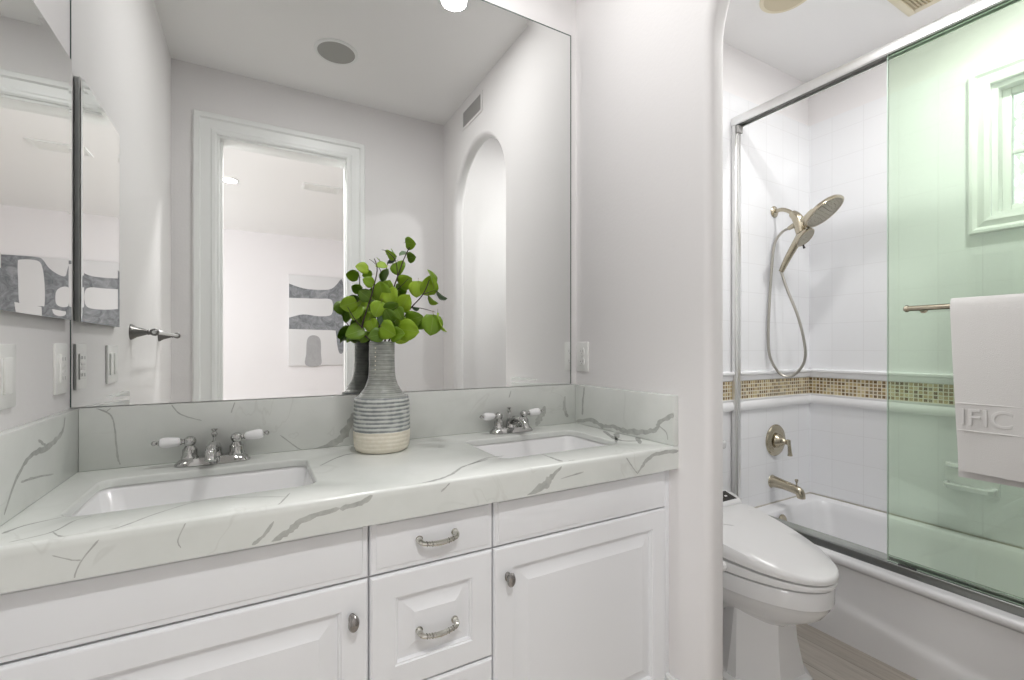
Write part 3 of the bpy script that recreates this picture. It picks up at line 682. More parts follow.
# ------------------------------------------------------------------ ceiling and wall fittings
def can(name, loc, label, watts, group, r=0.075):
    x, y, z = loc; t = thing(name, loc, label, 'ceiling light', group)
    part('trim_ring', lathe([(r, 0), (r, -0.003), (r-0.012, -0.006), (r-0.018, -0.004), (r-0.02, 0.0)], 40, Matrix.Translation(loc), cap=(False, False)), M_trim, t)
    part('lens', lathe([(0, -0.0015), (r-0.018, -0.0015), (r-0.018, -0.0005), (0, -0.0005)], 40, Matrix.Translation(loc), cap=(False, False)), M_lens, t, 'glowing white lens')
    area('lamp', (0, 0, -0.012), (0, 0, 0), 2*(r-0.02), watts, (1, 0.995, 0.985), parent=t)
can('recessed_light', (0.762, 1.094, H), 'round recessed light in the ceiling over the right sink, at the mirror top', CAN_W, 'recessed ceiling lights over the vanity')
can('recessed_light', (0.368, 1.0, H), 'round recessed fill light added to the ceiling over the middle of the counter', CAN_W*7.2, 'recessed ceiling lights over the vanity')  # lamp added out of view to even the light over the vanity
can('recessed_light', (1.66, 0.78, H), 'round recessed fill light added to the ceiling in front of the toilet', BATH_FILL_W*0.42, 'added recessed fill lights by the tub')  # added unseen lamp, brightens the toilet area
can('recessed_light', (2.32, 0.45, H), 'round recessed fill light added to the ceiling over the tub', BATH_FILL_W*0.6, 'added recessed fill lights by the tub')  # added unseen lamp, brightens the tub and tile
can('recessed_light', (-0.212, -1.945, H), 'round recessed light in the bedroom ceiling, seen through the doorway in the mirror', BED_W, 'recessed bedroom ceiling lights')
can('recessed_light', (0.15, -0.48, H), 'round recessed fill light added to the bedroom ceiling just outside the doorway', 16.0, 'recessed bedroom ceiling lights')  # added lamp hidden by the door head, fills the vanity from behind
can('recessed_light', (1.4, -1.945, H), 'round recessed fill light added to the bedroom ceiling right of the vent', BED_W, 'recessed bedroom ceiling lights')  # unseen lamp added to keep the bedroom bright
def speaker(loc, label, r, mr, mg):
    t = thing('ceiling_speaker', loc, label, 'speaker', 'round ceiling speakers')
    part('rim', lathe([(r, 0), (r, -0.004), (r-0.006, -0.008), (r-0.016, -0.007), (r-0.017, -0.002)], 48, Matrix.Translation(loc), cap=(False, False)), mr, t)
    part('grille', lathe([(0, -0.009), (r*0.5, -0.0085), (r-0.016, -0.0055), (r-0.016, -0.001), (0, -0.001)], 48, Matrix.Translation(loc), cap=(False, False)), mg, t)
speaker((0.363, 0.46, H), 'round grey ceiling speaker over the vanity, seen in the mirror', 0.108, M_trim, M_grille)
speaker((2.02, 1.165, H), 'round cream ceiling speaker above the toilet', 0.105, M_cream, M_creamd)
t = thing('exhaust_vent', (2.49, 0.82, H), 'square cream exhaust fan grille in the ceiling over the tub', 'vent')
part('frame', join(box(2.35, 2.63, 0.68, 0.71, H-0.012, H, 0.003), box(2.35, 2.63, 0.93, 0.96, H-0.012, H, 0.003), box(2.35, 2.38, 0.71, 0.93, H-0.012, H, 0.003), box(2.60, 2.63, 0.71, 0.93, H-0.012, H, 0.003)), M_cream, t)
part('grille', join(box(2.38, 2.60, 0.71, 0.93, H-0.003, H-0.001), *[box(2.38, 2.60, 0.715+k*0.0125, 0.720+k*0.0125, H-0.010, H-0.003) for k in range(17)]), M_creamd, t)
t = thing('wall_vent', (XR, 0.46, 2.60), 'grey louvred air vent high on the arch wall, seen in the mirror', 'vent')
part('frame', join(box(XR-0.006, XR, 0.315, 0.61, 2.645, 2.66, 0.002), box(XR-0.006, XR, 0.315, 0.61, 2.54, 2.555, 0.002), box(XR-0.006, XR, 0.315, 0.335, 2.555, 2.645, 0.002), box(XR-0.006, XR, 0.59, 0.61, 2.555, 2.645, 0.002)), M_wall, t)
part('louvers', join(box(XR-0.0015, XR-0.0005, 0.335, 0.59, 2.555, 2.645), *[box(XR-0.006, XR-0.0015, 0.34+k*0.0125, 0.3465+k*0.0125, 2.555, 2.645) for k in range(20)]), M_vent, t)
t = thing('ceiling_vent', (0.55, -1.78, H), 'white air vent in the bedroom ceiling, seen through the doorway in the mirror', 'vent')
part('frame', join(box(0.38, 0.72, -1.88, -1.86, H-0.008, H), box(0.38, 0.72, -1.70, -1.68, H-0.008, H), box(0.38, 0.40, -1.86, -1.70, H-0.008, H), box(0.70, 0.72, -1.86, -1.70, H-0.008, H)), M_trim, t)
part('louvers', join(box(0.40, 0.70, -1.86, -1.70, H-0.002, H-0.001), *[box(0.40, 0.70, -1.855+k*0.02, -1.845+k*0.02, H-0.007, H-0.002) for k in range(8)]), M_plate, t)

# ------------------------------------------------------------------ vase and branches
VX, VY = 0.3255, 1.377
vase = thing('vase', (VX, VY, CZ), 'bottle-neck stoneware vase, grey striped glaze over a bare cream base', 'vase')
prof = [(0.0, 0.0008), (0.068, 0.0008), (0.076, 0.005), (0.081, 0.016), (0.083, 0.04), (0.0835, 0.063)]
zc = 0.063
while zc < 0.148:                                      # throwing ridges
    zc += 0.00575; prof.append((0.083 - (zc-0.063)*0.03 + (0.0010 if len(prof) % 2 else -0.0004), zc))
prof += [(0.0785, 0.156), (0.0765, 0.159), (0.071, 0.1595), (0.063, 0.166), (0.054, 0.177), (0.046, 0.191), (0.0405, 0.208), (0.0375, 0.228), (0.0365, 0.26), (0.0365, 0.316), (0.0355, 0.3195), (0.0335, 0.3195), (0.0325, 0.316), (0.0325, 0.24), (0.0, 0.235)]
prof = [(r*(0.975 if z < 0.16 else 1), z) for r, z in prof]
part('body', lathe(prof, 64, Matrix.Translation((VX, VY, CZ)), cap=(True, True)), M_vase, vase, ang=60)
bb = []
for k in range(8):
    a = math.radians(-134); z = 0.300-k*0.0125
    rr = 0.0365 if z > 0.25 else 0.0372
    bb.append(lathe([(0.0, -0.001), (0.0020, 0), (0.0, 0.0014)], 10, axis_m((VX+rr*math.cos(a), VY+rr*math.sin(a), CZ+z), (math.cos(a), math.sin(a), 0))))
M_dots = mat('cream_slip_dots', (0.72, 0.68, 0.55), 0.3)
part('dot_column', join(*bb), M_dots, vase, 'raised cream dots down the neck')

def leaf_mesh(nm, m, curl, fold):
    prof = [(-0.02, 0.0), (0.0, 0.10), (0.06, 0.36), (0.18, 0.50), (0.34, 0.54), (0.52, 0.51), (0.70, 0.42), (0.86, 0.27), (0.95, 0.11), (1.0, 0.0)]
    b = newbm(); rows = []
    for y, hw in prof:
        row = []
        for s in (-1, -0.5, 0, 0.5, 1):
            x = s*hw; yy = y - (0.10*abs(s) if y < 0.1 else 0) 
            z = fold*abs(x) - curl*(y-0.3)**2 + 0.02*math.sin(9*y+5*s)
            row.append(b.verts.new((x, yy, z)))
        rows.append(row)
    for i in range(len(rows)-1):
        for j in range(4):
            b.faces.new((rows[i][j], rows[i][j+1], rows[i+1][j+1], rows[i+1][j]))
    bmesh.ops.remove_doubles(b, verts=b.verts, dist=1e-4)
    bmesh.ops.recalc_face_normals(b, faces=b.faces)
    me = bpy.data.meshes.new(nm); 
    for v in b.verts: v.co *= 0.05
    bmesh.ops.solidify(b, geom=b.faces[:], thickness=0.0005)
    st = tube([(0, 0.001, 0.0002), (0.0008, -0.008, -0.001), (0.002, -0.017, -0.004)], [0.0007, 0.0006, 0.0006], 5)
    for f in st.faces: f.material_index = 1
    b = join(b, st); b.to_mesh(me); b.free()
    for p in me.polygons: p.use_smooth = True
    me.materials.append(m); me.materials.append(M_stalk); return me
M_stalk = mat('leaf_stalk', (0.16, 0.13, 0.06), 0.6)
LM = [leaf_mesh('leaf', M_leaf, 0.25, 0.12), leaf_mesh('leaf', M_leaf, 0.45, 0.25), leaf_mesh('leaf', M_leafd, 0.3, 0.2)]
RT = Vector((math.cos(TH), -math.sin(TH), 0)); FW = Vector((math.sin(TH), math.cos(TH), 0)); UP = Vector((0, 0, 1))
K = 0.00053
VD = Vector((VX, VY, 0.05)).normalized()
def vp(cx, cyy, dep): # sketch coordinates around the vase mouth -> point in the room
    return Vector((VX, VY, CZ+0.3195)) + RT*((cx-272)*K) + UP*((663-cyy)*K) + VD*dep
def branch(label, stems, leaves):
    t = thing('leafy_branch', (VX, VY, CZ+0.24), label, 'branch', 'green branches in the vase')
    for i, (st, r0) in enumerate(stems): part('twig' if i else 'stem', tube(smooth([vp(p[0], p[1], p[2] + (0.0 if p[1] > 640 else 0.03)) for p in st], 5), [r0*1.25, r0*1.1, r0*0.85, r0*0.55], 7), M_bark, t, 'dark brown stem')
    for (cx, cyy, size, ang, tilt, turn, dep, kind) in leaves:
        # leaf centre, length in sketch px, direction of the tip (deg, 0 = right, 90 = up), tilt of the blade toward the viewer, turn about its long axis
        L = size*K*(0.84 if cyy < 300 else 0.93)
        tilt += 14 if cyy < 300 else 6
        d = RT*math.cos(math.radians(ang)) + UP*math.sin(math.radians(ang))
        nrm = -FW
        d2 = (d*math.cos(math.radians(tilt)) + nrm*math.sin(math.radians(tilt))).normalized()
        n2 = (nrm - d2*nrm.dot(d2)).normalized()
        side = d2.cross(n2)
        q = Matrix.Rotation(math.radians(turn), 3, d2); side = q @ side; n2 = q @ n2
        c = vp(cx, cyy, dep + (0.055 if cx < 230 else 0.065 if cyy < 440 else 0.02))
        c -= VD*max(0.0, c.y + 0.022 - 1.480)/VD.y
        base = c - d2*L*0.45
        R3 = Matrix((side, d2, n2)).transposed()
        o = bpy.data.objects.new('leaf', LM[kind]); C.objects.link(o); o.parent = t
        o.matrix_local = Matrix.Translation(base - wloc(t)) @ R3.to_4x4() @ Matrix.Diagonal((L/0.05*1.02, L/0.05, L/0.05, 1))
branch('leafy branch leaning left in the vase, its lower leaves hanging over the rim',
    [([(262, 800, 0.0), (250, 690, 0.0), (160, 610, -0.02), (185, 490, -0.03), (215, 400, -0.04), (245, 270, -0.05), (230, 205, -0.05)], 0.0022),
     ([(165, 590, -0.02), (120, 540, -0.03), (80, 470, -0.04)], 0.0013)],
    [(162, 250, 82, 165, 25, 30, -0.05, 0), (268, 232, 70, 190, 20, 40, -0.05, 0), (196, 328, 66, 150, 30, 25, -0.05, 0), (175, 402, 76, 140, 15, 10, -0.05, 0),
     (84, 456, 92, 200, 10, -25, -0.06, 0), (126, 500, 92, 250, 10, 15, -0.05, 0), (156, 460, 74, 170, 20, 30, -0.02, 1), (120, 612, 104, 200, 20, 20, -0.06, 0), (96, 645, 60, 215, 15, 40, -0.05, 1),
     (215, 575, 84, 290, 10, 0, -0.04, 1), (240, 628, 84, 195, 25, 10, -0.07, 0), (250, 482, 92, 250, 10, -10, -0.03, 1), (150, 560, 66, 215, 15, 10, -0.02, 1), (190, 530, 70, 300, 5, -20, -0.01, 1), (170, 640, 70, 240, 10, 0, -0.03, 1)])
branch('tallest leafy branch, rising from the middle of the vase',
    [([(275, 800, 0.0), (290, 650, 0.0), (310, 500, 0.0), (330, 390, 0.01), (362, 290, 0.015), (398, 190, 0.01), (430, 125, 0.0)], 0.0024),
     ([(362, 290, 0.015), (350, 200, 0.01), (300, 150, 0.0), (270, 140, 0.0)], 0.0011), ([(330, 390, 0.01), (380, 350, -0.01), (420, 310, -0.02)], 0.0011)],
    [(436, 92, 84, 345, 15, 25, 0.0, 0), (322, 160, 78, 345, 20, 45, 0.0, 0), (398, 148, 60, 200, 20, 50, 0.01, 2), (442, 174, 72, 355, 20, 20, 0.0, 0), (366, 238, 106, 280, 15, 10, -0.01, 0),
     (405, 320, 92, 20, 20, 15, -0.02, 0), (268, 382, 116, 100, 10, -10, -0.05, 0), (318, 415, 112, 290, 15, 10, -0.06, 1), (396, 448, 102, 60, 15, -15, -0.04, 0), (330, 480, 90, 20, 10, 20, -0.03, 1), (285, 540, 80, 270, 10, 0, -0.01, 2), (300, 600, 108, 330, 20, 5, -0.08, 0), (350, 622, 86, 10, 20, -10, -0.07, 1), (365, 510, 76, 300, 15, 10, -0.05, 1), (300, 350, 80, 60, 10, 20, -0.02, 1), (310, 520, 80, 120, 10, -10, -0.05, 0)])
branch('leafy branch leaning right in the vase, its outer leaves seen edge-on',
    [([(285, 800, 0.0), (310, 660, -0.01), (360, 580, -0.02), (430, 480, -0.03), (500, 400, -0.04), (535, 320, -0.04)], 0.0022),
     ([(440, 470, -0.03), (500, 480, -0.04), (570, 500, -0.04)], 0.0011), ([(500, 400, -0.04), (560, 380, -0.04)], 0.0011)],
    [(470, 366, 96, 265, 10, 0, -0.05, 0), (538, 350, 110, 80, 15, 35, -0.05, 0), (555, 300, 90, 100, 5, 75, -0.05, 1), (606, 402, 82, 320, 10, 72, -0.04, 2), (556, 430, 74, 315, 10, 65, -0.04, 1), (546, 570, 116, 265, 10, -15, -0.05, 0), (590, 560, 110, 285, 0, 75, -0.05, 1),
     (448, 536, 96, 10, 15, 15, -0.04, 1), (414, 600, 122, 350, 15, 0, -0.06, 0), (460, 480, 40, 0, 10, 60, -0.03, 2), (490, 560, 80, 330, 15, 20, -0.03, 1), (380, 640, 80, 330, 10, 10, -0.03, 1), (385, 560, 80, 30, 10, -10, -0.02, 1)])

# ------------------------------------------------------------------ bathtub
AX, RZ = 2.055, 0.338
tub = thing('bathtub', (2.43, 0.74, 0), 'white alcove bathtub with a swept apron panel', 'bathtub')
def TR(x0, x1, y0, y1, z, r): return [(x, y, z) for x, y in rrect(x0, x1, y0, y1, r, 8)]
TX1, TY0, TY1 = XT-0.011, YN+0.002, YB-0.011
secs = [TR(AX+0.02, TX1, TY0, TY1, 0.0, 0.002), TR(AX+0.02, TX1, TY0, TY1, RZ-0.04, 0.002), TR(AX+0.004, TX1, TY0, TY1, RZ-0.032, 0.002), TR(AX, TX1, TY0, TY1, RZ-0.018, 0.002), TR(AX+0.003, TX1, TY0, TY1, RZ-0.006, 0.002), TR(AX+0.016, TX1, TY0, TY1, RZ, 0.004),
        TR(AX+0.105, TX1-0.045, TY0+0.09, TY1-0.07, RZ, 0.07), TR(AX+0.118, TX1-0.055, TY0+0.105, TY1-0.08, RZ-0.008, 0.075), TR(AX+0.13, TX1-0.063, TY0+0.13, TY1-0.088, RZ-0.05, 0.08), TR(AX+0.155, TX1-0.085, TY0+0.22, TY1-0.11, RZ-0.2, 0.10), TR(AX+0.18, TX1-0.11, TY0+0.30, TY1-0.14, RZ-0.255, 0.11), TR(AX+0.24, TX1-0.17, TY0+0.42, TY1-0.22, RZ-0.27, 0.10)]
part('tub_shell', rings(secs), M_tubw, tub, ang=60)
# apron: upper field recessed, lower skirt swelling out along a sweeping line
ny, nz = 60, 22; ga = []
for i in range(ny+1):
    y = TY0 + (TY1-TY0)*i/ny
    zl = 0.085 + 0.075*max(0.0, (y-0.45)/0.6)**1.2 if y > 0.45 else 0.085
    col = []
    for j in range(nz+1):
        z = (RZ-0.036)*j/nz
        s = 1/(1+math.exp((z-zl)/0.006))
        top = max(0, (z-(RZ-0.085))/0.05)
        col.append((AX+0.015-0.011*s-0.009*top**2, y, z))
    ga.append(col)
part('apron', rings(ga, closed=False), M_tubw, tub, ang=60)
part('overflow_plate', lathe([(0.034, 0), (0.034, 0.004), (0.028, 0.009), (0.014, 0.010), (0.0, 0.008)], 28, axis_m((2.375, TY1-0.096, 0.286), (0, -1, 0.12))), M_nick, tub, 'round nickel overflow plate')

# ------------------------------------------------------------------ shower door frame and glass panels
HX0, HX1 = 2.097, 2.152
sf = thing('shower_door_frame', (2.125, 0.74, RZ), 'brushed silver frame of the sliding tub door, header above and track on the tub rim', 'shower door frame')
hp = [(HX0+0.004, 2.300), (HX0, 2.304), (HX0, 2.322), (HX0+0.004, 2.338), (HX0+0.014, 2.348), (HX0+0.026, 2.352), (HX1-0.004, 2.352), (HX1, 2.348), (HX1, 2.300), (HX1-0.004, 2.300), (HX1-0.004, 2.325), (HX0+0.006, 2.325), (HX0+0.006, 2.300)]
hd = part('header', rings([[(x, YN, z) for x, z in hp], [(x, YB-0.012, z) for x, z in hp]]), M_alu, sf)
part('header_channel', box(HX0+0.008, HX1-0.006, YN, YB-0.013, 2.309, 2.324), M_alud, hd, 'dark inner channel')
part('wall_jamb', join(box(HX0+0.002, HX1-0.008, YB-0.034, YB-0.011, RZ+0.03, 2.30, 0.003), box(HX0+0.014, HX0+0.022, YB-0.040, YB-0.033, RZ+0.03, 2.30)), M_alu, sf)
part('wall_jamb', box(HX0+0.002, HX1-0.008, YN, YN+0.022, RZ+0.03, 2.30, 0.003), M_alu, sf)
tp = [(HX0, RZ), (HX0, RZ+0.010), (HX0+0.002, RZ+0.013), (HX0+0.002, RZ+0.028), (HX0+0.004, RZ+0.030), (HX0+0.008, RZ+0.030), (HX0+0.010, RZ+0.024), (HX0+0.030, RZ+0.024), (HX1-0.004, RZ+0.040), (HX1, RZ+0.040), (HX1, RZ)]
tr = part('bottom_track', rings([[(x, YN, z) for x, z in tp], [(x, YB-0.035, z) for x, z in tp]]), M_track, sf)
part('bumper', join(box(HX0+0.006, HX1-0.01, YB-0.05, YB-0.036, RZ+0.03, RZ+0.055, 0.003), box(HX0+0.006, HX1-0.01, YB-0.046, YB-0.036, 2.262, 2.298, 0.002)), M_vent, sf)
part('center_guide', box(HX0+0.004, HX0+0.012, 0.745, 0.80, RZ+0.024, RZ+0.036, 0.002), M_dark, tr, 'dark plastic panel guide')
PX0, PX1 = 2.109, 2.115; QX0, QX1 = 2.133, 2.139
po = thing('shower_door_panel', (2.112, 0.42, RZ+0.03), 'green tinted glass sliding panel nearest the room, carrying the towel bar', 'shower door panel', 'sliding glass panels of the tub')
part('glass', box(PX0, PX1, 0.02, 0.834, RZ+0.032, 2.307), M_glass_o, po)
part('polished_edge', box(PX0, PX1, 0.834, 0.8355, RZ+0.032, 2.307), M_gedge, po, 'pale polished glass edge')
bx_ = 2.055; bz = 1.324
bar = part('towel_bar', join(tube([(bx_, 0.07, bz), (bx_, 0.758, bz)], 0.0095, 16), lathe([(0.0105, -0.006), (0.0125, -0.003), (0.0125, 0.003), (0.008, 0.008), (0, 0.0095)], 18, axis_m((bx_, 0.755, bz), (0, 1, 0)))), M_nick, po, 'nickel towel bar on the glass')
for y in (0.725, 0.09):
    part('bar_bracket', join(tube([(bx_, y, bz-0.004), (PX0, y, bz-0.004)], 0.006, 12), lathe([(0.012, 0), (0.012, 0.004), (0.007, 0.007)], 18, axis_m((PX0, y, bz-0.004), (-1, 0, 0)))), M_nick, bar)
pi_ = thing('shower_door_panel', (2.136, 0.38, RZ+0.03), 'green tinted glass sliding panel on the tub side, behind the one with the towel bar', 'shower door panel', 'sliding glass panels of the tub')
part('glass', box(QX0, QX1, 0.0, 0.8445, RZ+0.042, 2.307), M_glass_i, pi_)
part('polished_edge', box(QX0, QX1, 0.8445, 0.846, RZ+0.042, 2.307), M_gedge, pi_, 'pale polished glass edge')

# ------------------------------------------------------------------ towel
def towel():
    y1, y0 = 0.632, 0.16; n = 40
    path = [(-0.0165, 0.775-bz)]
    for k in range(1, 15): path.append((-0.0165-0.004*math.sin(k/14*PI*0.9), (0.775-bz)*(1-k/14)))
    for k in range(1, 10):
        a = PI - k/10*PI; path.append((0.0165*math.cos(a), 0.0165*math.sin(a)+0.010*math.sin(a)))
    for k in range(0, 14): path.append((0.0165+0.003*math.sin(k/13*PI), -(k/13)*(bz-0.750)))
    th = 0.006; P = [Vector((x, 0, z)) for x, z in path]
    inner = []
    for i in range(len(P)):
        tg = (P[min(i+1, len(P)-1)]-P[max(i-1, 0)]).normalized(); nr = Vector((-tg.z, 0, tg.x)); inner.append(P[i]-nr*th)
    loop = P + inner[::-1]
    secs = []
    for i in range(n+1):
        f = i/n; y = y1 + (y0-y1)*f; s = []
        for q in loop:
            dz = min(0.0, q.z); wv = 0.004*math.sin(f*13+0.6)*(-dz/0.5)
            edge = 0.0025 if i in (0, n) else 0
            yy = y - (-dz)*0.040*(1-f)*(1 if q.x < 0 else 0.6)
            s.append((bx_+q.x*1.0+(wv if q.x < 0 else 0)+edge*(1 if q.x < 0 else -1)*0.3, yy, bz+q.z))
        secs.append(s)
    return rings(secs)
tw = thing('towel', (bx_, 0.4, 0.74), 'white terry towel with embossed lettering hanging over the glass door bar', 'towel')
part('cloth', towel(), M_towel, tw, ang=60)
part('woven_band', join(*[tube([(bx_-0.0215, 0.628-(bz-z)*0.04, z), (bx_-0.0215, 0.5, z), (bx_-0.021, 0.30, z)], 0.0022, 6) for z in (1.000, 0.912)]), M_towel, tw)
def text_bm(s, size, ext, bev=0.0):
    cu = bpy.data.curves.new('lettering', 'FONT'); cu.body = s; cu.size = size; cu.extrude = ext; cu.bevel_depth = bev
    o = bpy.data.objects.new('lettering', cu); C.objects.link(o)
    dg = bpy.context.evaluated_depsgraph_get(); me = o.evaluated_get(dg).to_mesh()
    b = newbm(); b.from_mesh(me); o.evaluated_get(dg).to_mesh_clear()
    bpy.data.objects.remove(o); bpy.data.curves.remove(cu); return b
lt = text_bm('IFIC', 0.076, 0.0006, 0.0010)
# text x -> -y, text y -> z, text normal -> -x
xf(lt, Matrix(((0, 0, -1, bx_-0.0222), (-1, 0, 0, 0.609), (0, 1, 0, 0.931), (0, 0, 0, 1))))
part('embossed_lettering', lt, M_towel, tw, 'embossed letters on the towel band')

# ------------------------------------------------------------------ shower fittings
FX = 2.464; WY = YB-0.01
sh = thing('shower_fixture', (FX, WY, 1.92), 'brushed nickel shower combination with a wide rain head and a handheld spray', 'shower head')
part('flange', lathe([(0.031, 0), (0.031, 0.004), (0.024, 0.010), (0.013, 0.013), (0, 0.013)], 28, axis_m((FX, WY, 1.922), (0, -1, 0))), M_nick, sh)
part('arm', tube(smooth([(FX, WY, 1.922), (FX, WY-0.04, 1.924), (FX, WY-0.08, 1.905), (FX, WY-0.105, 1.878)], 5), 0.0105, 14), M_nick, sh)
part('diverter_body', join(tube(smooth([(FX, WY-0.098, 1.888), (FX, WY-0.125, 1.856), (FX, WY-0.14, 1.80), (FX, WY-0.143, 1.765)], 5), [0.019, 0.026, 0.027, 0.022], 18),
    lathe([(0.013, 0), (0.014, 0.02), (0.010, 0.05)], 16, axis_m((FX, WY-0.125, 1.83), (0, 1, -0.35)))), M_nick, sh)
hn = Vector((0.10, -0.60, -0.78)).normalized(); hc = Vector((FX-0.022, WY-0.258, 1.858))
hm = axis_m(hc, hn)
rh = part('rain_head', lathe([(0, -0.030), (0.03, -0.028), (0.065, -0.018), (0.092, -0.006), (0.098, 0.004), (0.098, 0.012), (0.094, 0.015), (0.088, 0.014)], 48, hm, cap=(False, False)), M_nick, sh)
part('nozzle_face', join(lathe([(0, 0.0135), (0.0885, 0.0135), (0.0885, 0.010), (0, 0.010)], 48, hm, cap=(False, False)), *[lathe([(0.0028, 0.0), (0.0018, 0.003), (0, 0.0032)], 6, hm @ Matrix.Translation((r*math.cos(2*PI*k/n_), r*math.sin(2*PI*k/n_), 0.0135))) for r, n_ in ((0.018, 6), (0.036, 12), (0.054, 18), (0.071, 22), (0.082, 28)) for k in range(n_)]), M_nickd, rh, 'darker dotted nozzle face')
part('head_neck', tube(smooth([(FX, WY-0.128, 1.838), (FX+0.002, WY-0.165, 1.842), (FX+0.006, WY-0.20, 1.868), (hc.x-hn.x*0.012, hc.y-hn.y*0.012+0.012, hc.z-hn.z*0.012-0.012)], 5), [0.022, 0.020, 0.022, 0.012], 16), M_nick, sh)
# handheld spray
sc = Vector((FX-0.012, WY-0.165, 1.750)); sn = Vector((0.06, -0.72, -0.66)).normalized(); sm = axis_m(sc, sn)
hs = part('hand_spray', join(lathe([(0, -0.030), (0.024, -0.028), (0.040, -0.016), (0.052, 0.0), (0.053, 0.008), (0.049, 0.011), (0.046, 0.009)], 36, sm, cap=(False, False)),
    tube(smooth([sc - sn*0.016, (FX-0.012, WY-0.118, 1.715), (FX-0.012, WY-0.078, 1.65), (FX-0.010, WY-0.045, 1.59)], 5), [0.026, 0.019, 0.0165, 0.013], 14)), M_nick, sh)
part('nozzle_face', join(lathe([(0, 0.0085), (0.0465, 0.0085), (0.0465, 0.006), (0, 0.006)], 36, sm, cap=(False, False)), *[lathe([(0.0025, 0.0), (0, 0.003)], 6, sm @ Matrix.Translation((r*math.cos(2*PI*k/n_), r*math.sin(2*PI*k/n_), 0.0085))) for r, n_ in ((0.012, 5), (0.023, 9), (0.034, 14)) for k in range(n_)]), M_nickd, hs, 'darker dotted nozzle face')
part('spray_lever', tube([sc + sn*0.0 + Vector((0.0, 0.005, -0.04)), sc + Vector((0.0, 0.0, -0.058))], [0.004, 0.006], 8), M_dark, hs, 'dark spray lever')
hose = smooth([(FX, WY-0.078, 1.814), (FX-0.004, WY-0.045, 1.80), (FX-0.025, WY-0.018, 1.74), (FX-0.045, WY-0.014, 1.60), (FX-0.062, WY-0.013, 1.42), (FX-0.072, WY-0.013, 1.24), (FX-0.066, WY-0.02, 1.13), (FX-0.03, WY-0.05, 1.045), (FX-0.002, WY-0.10, 1.035), (FX+0.012, WY-0.148, 1.10), (FX+0.012, WY-0.155, 1.19), (FX+0.006, WY-0.125, 1.34), (FX-0.006, WY-0.075, 1.49), (FX-0.010, WY-0.045, 1.59)], 8)
part('hose', tube(hose, 0.0068, 10), M_hose, sh, 'ribbed metal hose')

va = thing('shower_valve', (2.474, WY, 0.678), 'brushed nickel shower valve with round plate and lever, above the tub spout', 'valve')
vm = axis_m((2.474, WY, 0.678), (0, -1, 0))
part('escutcheon', lathe([(0.086, 0), (0.086, 0.004), (0.080, 0.010), (0.066, 0.012), (0.060, 0.016), (0.054, 0.016), (0.048, 0.012), (0.0, 0.012)], 48, vm), M_nick, va)
part('hub', lathe([(0.036, 0.010), (0.037, 0.018), (0.030, 0.030), (0.026, 0.044), (0.016, 0.052), (0.012, 0.062), (0.016, 0.068), (0.016, 0.076), (0.0, 0.082)], 28, vm), M_nick, va)
part('lever', tube(smooth([(2.474, WY-0.071, 0.685), (2.479, WY-0.074, 0.660), (2.484, WY-0.074, 0.625), (2.486, WY-0.074, 0.606)], 4), [0.011, 0.008, 0.0095, 0.0125], 14), M_nick, va)
ts = thing('tub_spout', (2.446, WY, 0.455), 'brushed nickel tub spout with diverter pull on the tiled end wall', 'tub spout')
part('spout', tube(smooth([(2.446, WY, 0.458), (2.446, WY-0.012, 0.458), (2.446, WY-0.06, 0.455), (2.446, WY-0.115, 0.448), (2.446, WY-0.143, 0.440), (2.446, WY-0.152, 0.420), (2.446, WY-0.153, 0.408)], 5), [0.036, 0.031, 0.025, 0.023, 0.022, 0.020, 0.019], 20), M_nick, ts)
part('diverter_pull', lathe([(0.004, 0), (0.0035, 0.020), (0.006, 0.024), (0.009, 0.032), (0.0075, 0.038), (0, 0.040)], 14, Matrix.Translation((2.446, WY-0.130, 0.462))), M_nick, ts)
sd = thing('soap_dish', (XT-0.01, 0.795, 0.54), 'white ceramic soap dish set into the tile of the long tub wall', 'soap dish')
def dish():
    def loop(z, d, iy): return [(XT-0.0105-dx, y, z) for dx, y in [(0, 0.71+iy), (d*0.7, 0.71+iy), (d, 0.725+iy), (d, 0.865-iy), (d*0.7, 0.88-iy), (0, 0.88-iy)]]
    back = box(XT-0.022, XT-0.0105, 0.705, 0.885, 0.535, 0.655, 0.004)
    tray = rings([loop(0.538, 0.03, 0.02), loop(0.545, 0.06, 0.006), loop(0.566, 0.078, 0), loop(0.570, 0.076, 0.002), loop(0.570, 0.066, 0.012), loop(0.558, 0.058, 0.018)])
    lip = rings([loop(0.632, 0.016, 0.0), loop(0.642, 0.034, 0.0), loop(0.652, 0.030, 0.002), loop(0.655, 0.014, 0.004)])
    return join(back, tray, lip)
part('dish', dish(), M_rail, sd)

# ------------------------------------------------------------------ toilet with bidet seat
TC = 1.583
to = thing('toilet', (TC, 1.1, 0), 'white two-piece toilet with an electronic bidet seat, lid closed', 'toilet')
def outline(w, yf, yb, ym, wb=None, n=28):
    """elongated seat outline: half ellipse in front (tip yf), tapering back to yb"""
    wb = wb or w; pts = []
    for k in range(n+1):
        a = k/n*PI; ca, sa = math.cos(a), math.sin(a)
        pts.append((TC + w*math.copysign(abs(ca)**0.95, ca), ym - (ym-yf)*abs(sa)**0.95))
    r = 0.04
    for k in range(6): a = k/5*PI/2; pts.append((TC - wb + r - r*math.cos(a), yb - r + r*math.sin(a)))
    for k in range(6): a = k/5*PI/2; pts.append((TC + wb - r + r*math.sin(a), yb - r + r*math.cos(a)))
    return pts
def at_slope(o2, z0, sl, yf, crown=0.0, lift=None):
    return [(x, y, z0 + sl*(y-yf)) for x, y in o2]
